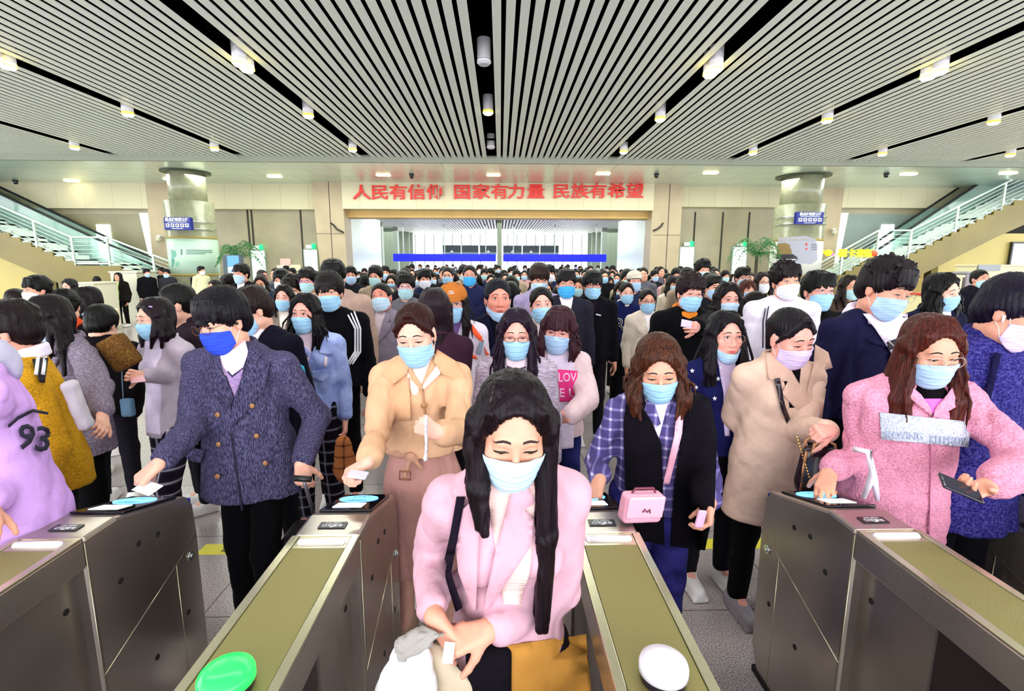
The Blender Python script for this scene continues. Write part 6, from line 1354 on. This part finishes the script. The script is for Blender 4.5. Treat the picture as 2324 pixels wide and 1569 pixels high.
c = W('woman in navy varsity jacket with letter R and cream hood', 1422, 641, 688, .25, head=(2, 4, 0), hair=('pony', '#1a1010', None, .1), skin='c', top=dict(name='varsity_jacket', col='#141c4c', off=.045, hem=.02, collar='hood', ccol='#efe6d8', slv=1.2), bottom=('#08070a', g_)); ptext(c, 'letter', 'R', 1406, 738, 40, WHT, off=.008, offset=.02); ptext(c, 'letter', 'R', 1406, 738, 40, mat('print_black', '#120f1c', .8), off=.012, offset=-.01)
c = W('woman in cream cardigan with thin glasses and curly tied hair', 1469, 656, 709, .25, head=(-2, 4, 0), hair=('pony', '#1a100f', None, .1), specs=('#7a4a50', .0012, 'round'), skin='b', top=dict(name='cardigan', col='#e4d4c4', kind='knit', col2='#f4e8d8', off=.040, hem=.14, inner='#f6ecec', open=(0, -.2, .05), collar='none'), bottom=('#2c2420', g_))
c = W('man with wild curly hair and orange hood holding a paper', 1566, 624, 704, .265, fem=False, head=(2, 6, 3), hair=('curly', '#1a0c10', '#341c22', .1), specs=('#8a7a80', .0012, 'wide'), eyes='down', skin='e', lod=0, top=dict(name='jacket', col='#07060a', off=.045, hem=.05, collar='none', slv=1.2), hands={'L': H_(1556, 752, 2.95, pose='hold')})
part('hood', c.ring(.080, .076, .026, .004, tilt=.5)+c.ring(.092, .086, .028, -.014, 60, 300)+[ell(c.neck+np.array([0, -.07, -.06]), (.07, .04, .05), .04)], cloth('#e8862c'), c.root, .01, wr=(3, 18, .005))
b = item('paper_ticket', 'pale lilac paper ticket held by the man in the orange hood', 'ticket', at(1558, 735, Y=2.9)); bm = bmesh.new(); bx(bm, -.035, .035, 0, .002, -.022, .022); bm_obj('paper', bm, mat('paper_lilac', '#dccdf0', .5), b); b.rotation_euler = (-.2, .2, .2)
c = W('woman in white puffer jacket with dark tied hair and pale blue mask, wide awake eyes', 1650, 642, 718, .255, bk=1.1, head=(0, 2, 2), hair=('side', '#160d10', '#302024', .12), skin='e', lod=0, mask='pale', top=dict(name='jacket', col='#e2dcee', off=.050, hem=.02, collar='high', slv=1.3, wa=.008), wide=1.1)
c = W('woman in navy jacket with white stars, gold glasses, mask pulled under her chin', 1645, 708, 812, .25, head=(4, 4, 0), body=4, hair=('long', '#0a070e', '#1c1220', .36), spread=.8, lod=0, skin='e', specs=('#c09a90', .0010, 'round'), mask='light', drop=1, lips='#cc5c58', top=dict(name='jacket', col='#15184c', off=.036, hem=.04, collar='coat', inner='#d8c4ea', open=(0, -.4, .05), slv=1.2))
for px, py in ((1571, 842), (1636, 835), (1630, 860), (1622, 905), (1648, 912), (1580, 880)):
    pd(c, 'star', [(px+(6 if i % 2 == 0 else 2.5)*math.sin(i*PI/5), py-(6 if i % 2 == 0 else 2.5)*math.cos(i*PI/5)) for i in range(10)], WHT, .008, .003, .01, prims=c.top)
ptext(c, 'print_text', 'ON', 1668, 855, 12, mat('print_black', '#120f1c', .8), off=.010)
c = W('woman seen in profile with bun and mustard vest beside the white track jacket', 1718, 662, 722, .25, head=(62, 8, 0), body=40, hair=('pony', '#1c1012', None, .1), mask='white', skin='f', eyes=None, top=dict(name='vest', col='#c9a022', collar='shirt', ccol='#f2ecf4'))
W('woman with long dark hair behind the orange hood man', 1608, 620, 668, .25, head=(-4, 2, 0), hair=('long', '#150c0f', None, .18), skin='b', mask='light', top=dict(col='#c8c0b8'))
W('man with short curly hair standing tall behind the orange hood man', 1595, 592, 636, .25, fem=False, hair=('curly', '#151010', None, .1), mask='pale', skin='b', top=dict(col='#40382c'))
W('man in rimmed glasses with dark hair left of the white mask woman', 1686, 608, 652, .25, fem=False, hair=('short', '#181012', None, .1), specs=('#2a2024', .0016, 'wide'), mask='pale', skin='b', top=dict(col='#2c3048'))
W('woman with reddish fringe in front of the rimmed glasses man', 1696, 636, 682, .25, hair=('bangs', '#4a2018', '#7a3a24', .15), skin='b', mask='light', top=dict(col='#8a7a60'))
W('woman with round glasses, white mask and long brown hair right of the palm', 1730, 618, 664, .25, bk=1.15, hair=('long', '#24140f', None, .2), specs=('#3a2a28', .0014, 'round'), mask='white', skin='c', top=dict(col='#d8b878'))
c = W('young man in white track jacket with black stripes and white mask', 1783, 597, 679, .265, fem=False, head=(-4, 2, -4), body=-8, hair=('curly', '#150c10', '#2a1a1e', .1), mask='white', skin='b', lod=0, top=dict(name='track_jacket', col='#e8e0f0', off=.036, hem=.02, collar='shirt', slv=1.15))
for k in range(2): pd(c, 'sleeve_stripe', [(1736+k*7, 700-k*5), (1738.5+k*7, 700-k*5), (1733+k*7, 730), (1733+k*7, 790), (1730+k*7, 790), (1730+k*7, 730)], mat('stripe_dark', '#1c1c30', .7), .005, .004, prims=c.top)
c = W('young man in black jacket and black tee with green mark, thin glasses', 1857, 617, 702, .26, bk=1.1, fem=False, head=(2, 2, 2), body=4, hair=('short', '#0c0a0c', None, .1), specs=('#8a6a80', .0012, 'wide'), skin='e', lod=0, top=dict(name='jacket', col='#0a080c', off=.034, hem=.05, collar='crew', inner='#050506', open=(0, -.4, .075)), wide=1.1)
pd(c, 'green_print', [(1892, 735), (1896, 745), (1872, 776), (1862, 772), (1872, 752)], mat('print_green', '#1f5a44', .7), .010, .003)
W('woman with gold glasses and long brown hair between the glasses man and the curly man', 1928, 625, 680, .25, hair=('long', '#24120e', None, .24), specs=('#d8b060', .0014, 'round'), mask='teal', skin='b', top=dict(col='#4a3c30', collar='shirt'))
c = W('woman with long black hair, white shirt and tie looking down on the right', 2138, 620, 702, .255, head=(18, 8, -8), body=6, hair=('side', '#0c080c', None, .22), skin='c', lod=0, eyes='down', top=dict(name='jacket', col='#15162e', off=.034, inner='#efe4f4', open=(0, -.26, .065), collar='coat')); lapels(c, vy=-.27); pd(c, 'tie', [(2128, 716), (2134, 714), (2137, 722), (2134, 760), (2128, 722)], mat('tie_dark', '#3a3450', .7), .012, .005)
W('man in black hooded parka with pale mask standing apart on the right', 2224, 612, 654, .25, fem=False, hair=('crop', '#1a1416', None, .1), mask='teal', skin='b', top=dict(name='parka', col='#12101a', off=.06, collar='hood', slv=1.3), wide=1.15)
# left group
W('person with short brown hair at the left edge, seen from behind', 38, 655, 712, .25, fem=False, head=(-140, 0, 0), body=-140, hair=('crop', '#2a1c1c', None, .1), mask=None, eyes=None, top=dict(col='#2a2030'))
W('man with swept black hair and white mask at the far left', 82, 628, 686, .25, fem=False, head=(-20, 4, 0), hair=('short', '#0e0c0c', None, .1), mask='white', skin='b', top=dict(col='#6a6858'))
W('woman with tied hair and glasses behind the man with swept hair', 158, 633, 668, .25, head=(-10, 4, 0), hair=('side', '#1a1210', None, .14), mask='teal', skin='c', top=dict(col='#1c1a1c'))
c = W('person with orange-red collar and black hair turned away in the left group', 150, 660, 728, .25, fem=False, head=(-150, 12, 0), body=-150, hair=('short', '#0d0809', None, .1), mask=None, eyes=None, top=dict(name='jacket', col='#1a1214', collar='hood', ccol='#e8502c'))
c = W('person in black hooded coat behind the grey blazer woman', 232, 700, 775, .25, fem=False, head=(-170, 24, 0), body=-165, hair=('mop', '#060406', None, .1), mask=None, eyes=None, top=dict(name='coat', col='#0c080c', off=.06, collar='hood', slv=1.3), wide=1.1)
c = W('person bowing left in peach fur collar coat in the left group', 200, 652, 712, .25, head=(-70, 14, 0), body=-60, hair=('side', '#1a0f12', None, .12), mask='light', skin='b', eyes=None, top=dict(name='coat', col='#e8cfc4', kind='fleece', off=.05, collar='hood'))
b = item('shoulder_bag', 'brown patterned shoulder bag on the back of the left group', 'bag', at(272, 800, Y=2.9)); part('bag_body', [rbox((0, 0, 0), (.07, .05, .10), .02, .02, rotm(10, 0, -28))], cloth('#5a3c1c', 'tweed', '#8a6430'), b, .014)
b = item('shoulder_bag', 'small blue-grey bag hanging low by the left group', 'bag', at(290, 925, Y=2.9)); part('bag_body', [rbox((0, 0, 0), (.035, .02, .055), .008, .01)], cloth('#5f7f98'), b, .008)
bm = bmesh.new(); tube(bm, [(-.02, 0, .05), (-.01, 0, .2), (.01, 0, .3)], .003, 5); bm_obj('strap', bm, cloth('#7f98b0'), b)
# people standing in the open hall behind, whole figures
def far(label, px, ptop, feet, **k):
    """stands where the feet meet the floor; height follows"""
    p = at(px, feet, Z=0); H0 = 0
    k.setdefault('lod', 2); s_ = dict(fem=False, mask='pale', skin='b'); s_.update(k)
    return person(label, px, ptop+12*9/p[1], p[1], **s_)
c = far('woman in black puffer coat and green top gripping a suitcase handle at the left', 268, 622, 742, fem=True, hair=('long', '#120c0c', None, .3), mask=None, eyes='open', top=dict(name='puffer_coat', col='#14120f', off=.06, hem=.1, inner='#c8dc8a', open=(0, -.6, .05), slv=1.3), bottom=('#0c0a0a', g_))
b = item('suitcase', 'cream upright suitcase held by the woman in the black puffer coat', 'suitcase', tuple(np.array(c.org)+np.array([.05, -.55, 0])))
part('shell', [rbox((0, 0, .33), (.20, .12, .27), .05, .02)], mat('suitcase_cream', '#e8dcc4', .4), b, .02)
for s_ in (-.09, .09): bm = bmesh.new(); tube(bm, [(s_, .08, .6), (s_, .08, 1.05)], .012, 6); bm_obj('telescopic_rod', bm, mat('rod_grey2', '#c9c9cc', .3, .6), b)
bm = bmesh.new(); tube(bm, [(-.1, .08, 1.05), (.1, .08, 1.05)], .018, 6); bm_obj('grip', bm, BLK, b)
for x in (-.14, .14):
    bm = bmesh.new(); cyl(bm, (x, -.05), .035, .035, 0, .06, 12); bm_obj('wheel', bm, BLK, b)
far('woman with long dark hair in pale jacket seen from the side near the counter', 220, 630, 738, fem=True, head=(-120, 0, 0), body=-110, hair=('long', '#1a1410', None, .3), eyes=None, top=dict(col='#dcdcc8', off=.03))
far('man in black with backpack looking right by the left column', 333, 613, 735, head=(60, 4, 0), body=60, hair=('short', '#141010', None, .1), eyes=None, top=dict(col='#101014', off=.04), bottom=('#0c0c10', g_))
far('man in dark jacket behind the backpack man by the left column', 366, 610, 725, head=(-20, 4, 0), hair=('short', '#2a1c14', None, .1), mask=None, top=dict(col='#20242c', off=.04))
far('man with cap of black hair and white scarf left of the column', 378, 614, 735, head=(10, 4, 0), hair=('short', '#101010', None, .1), top=dict(col='#2c2c34', off=.05, collar='hood', ccol='#e4e8e4'))
c = far('man in pale yellow hoodie with black backpack in front of the left column', 457, 608, 738, head=(70, 0, 0), body=70, hair=('short', '#12100e', None, .1), mask='white', eyes=None, top=dict(name='hoodie', col='#dfe0b4', off=.04, collar='hood'))
b = item('backpack', 'black backpack on the man in the pale yellow hoodie', 'backpack', tuple(np.array(c.org)+c.P(.55, 0, .22))); part('pack', [rbox((0, 0, 0), (.13, .16, .20), .06, .02, rotm(20, 0, 0))], cloth('#101014'), b, .02)
W('tall man in black suit with white collar near the blue totem', 547, 600, 642, .25, fem=False, head=(-14, 2, 0), hair=('short', '#17120f', None, .1), mask='pale', skin='b', top=dict(name='jacket', col='#0c0b10', off=.036, inner='#f0f0f4', open=(0, -.2, .05), collar='coat'))
W('woman with black hair and light mask left of the tall man in black suit', 487, 636, 668, .25, head=(-30, 4, 0), hair=('long', '#17100f', None, .12), mask='light', skin='b', top=dict(col='#1c181c'))
W('man with bowed brown hair in front of the tall man in black suit', 521, 624, 664, .25, fem=False, head=(-30, 24, 0), hair=('short', '#1c1412', None, .1), mask='light', skin='b', top=dict(col='#2a2a34'))
W('older man in grey shirt with white mask left of the notices', 632, 612, 642, .25, fem=False, hair=('crop', '#4a4440', None, .1), mask='teal', skin='b', top=dict(col='#3c4048'))
W('man in light coat turned sideways near the left pillar', 596, 612, 642, .25, fem=False, head=(60, 0, 0), body=50, hair=('crop', '#3a3430', None, .1), mask=None, skin='d', top=dict(col='#1c2024'))
c = W('man in pale cap with khaki crown and blue mask in the crowd', 1440, 617, 660, .25, fem=False, hair=('crop', '#3a3230', None, .1), mask='light', skin='e', top=dict(col='#2c3050'))
part('cap', [ell(c.T((0, .016, .055)), np.array([.101, .117, .094])*c.s, .02, c.M), ell(c.T((0, -.112, .056)), np.array([.068, .05, .009])*c.s, .012, c.M), rbox(c.T((0, 0, -.06)), (.2, .25, .095), .001, .006, c.M, 's')], cloth('#cfc8b8'), c.root, .012)
# ------------------------------------------------------------------ the packed crowd behind, down to the blue sign
PROTO = []
kinds = [('man with short black hair and blue mask', dict(fem=False, hair=('short', '#0f0b0d', None, .1), mask='light', top=dict(col='#1b1a22', hem=.05))),
         ('woman with long black hair and blue mask', dict(hair=('long', '#120b0e', None, .26), mask='blue', top=dict(col='#2a2630', hem=.05))),
         ('man with messy hair, beige coat and teal mask', dict(fem=False, hair=('curly', '#181010', None, .1), mask='teal', top=dict(col='#a89680', hem=.2))),
         ('woman with fringe, cream jacket and pale mask', dict(hair=('bangs', '#22120f', None, .2), mask='pale', top=dict(col='#e0d4c0', hem=.05))),
         ('man with bowl cut, navy jacket and white mask', dict(fem=False, hair=('mop', '#0c0a0e', None, .1), mask='white', top=dict(col='#202a48', hem=.05))),
         ('woman with tied hair, pink jacket and blue mask', dict(hair=('pony', '#1a1012', None, .1), mask='light', top=dict(col='#c49a9c', hem=.05))),
         ('person with black hair turned away, dark coat', dict(hair=('bob', '#0d0a0c', None, .12), head=(175, 0, 0), body=175, mask=None, eyes=None, top=dict(col='#17151c', hem=.2))),
         ('man with brown hair, grey jacket and no mask', dict(fem=False, hair=('crop', '#2a1c18', None, .1), mask=None, top=dict(col='#5c5c66', hem=.05))),
         ('woman with wavy brown hair, olive coat and teal mask', dict(hair=('side', '#2a1812', None, .2), mask='teal', top=dict(col='#6a6a44', hem=.3))),
         ('bareheaded man in black puffer coat and blue mask', dict(fem=False, hair=('crop', '#141214', None, .1), mask='blue', top=dict(col='#0e0e12', off=.05, hem=.05)))]
for nm, k in kinds:
    k.setdefault('head', (0, 3, 0)); k.setdefault('body', 0)
    c = person('x', 0, 0, 0, at_loc=(0, 0, 1.62 if not k.get('fem', True) else 1.50), skin='b', lod=2, **k); PROTO.append((nm, c.root, 'used'))
R = random.Random(11); used = set(); placed = []
known = [(np.array(o.location)[:2]) for o in bpy.data.objects if o.parent is None and o.get('category') == 'person' and o['label'] != 'x']
rows = [(y, .56+y*.012) for y in (5.6, 6.4, 7.1, 7.9, 8.7, 9.6, 10.5, 11.5, 12.6, 13.8, 15.2, 16.8, 18.6, 21, 24, 27.5, 31, 35)]
for y, dx in rows:
    lo, hi = at(600 if y < 9 else 640, 640, Y=y)[0], at(1760 if y < 8 else 1700, 640, Y=y)[0]
    if y > 18: lo, hi = max(lo, -5.6), min(hi, 5.4)
    x = lo+R.random()*.3
    while x < hi:
        px, py = x+R.uniform(-.14, .14), y+R.uniform(-.22, .22); x += dx*R.uniform(.85, 1.25)
        if any(abs(px-q[0]) < .45 and abs(py-q[1]) < .42 for q in known): continue
        if abs(px+4.9) < .9 and y > 18.2: continue
        placed.append((px, py))
zone = lambda x, y: ('left' if x < -.12*y else 'right' if x > .12*y else 'middle')
GN = {}
for i, (x, y) in enumerate(placed):
    k = R.randrange(len(PROTO)); nm, root, _ = PROTO[k]; sc = R.uniform(.955, 1.045)
    if k not in used: o = root; o.location = (x, y, 0); o.rotation_euler = (0, 0, R.uniform(-.3, .3)); used.add(k); o.scale = (sc,)*3
    else: o = copy_tree(root, (x, y, 0), R.uniform(-.35, .35), sc)
    band = 'nearer crowd rows' if y < 7.5 else 'middle crowd rows' if y < 12.5 else 'far crowd rows' if y < 19 else 'inner hall'
    o['label'] = f'{nm}, {band}, {zone(x, y)}'; o['group'] = f'{nm}, {band}, {zone(x, y)}'; o['category'] = 'person'
for k, (nm, root, _) in enumerate(PROTO):
    if k not in used:
        for ch in list(root.children): bpy.data.objects.remove(ch)
        bpy.data.objects.remove(root)
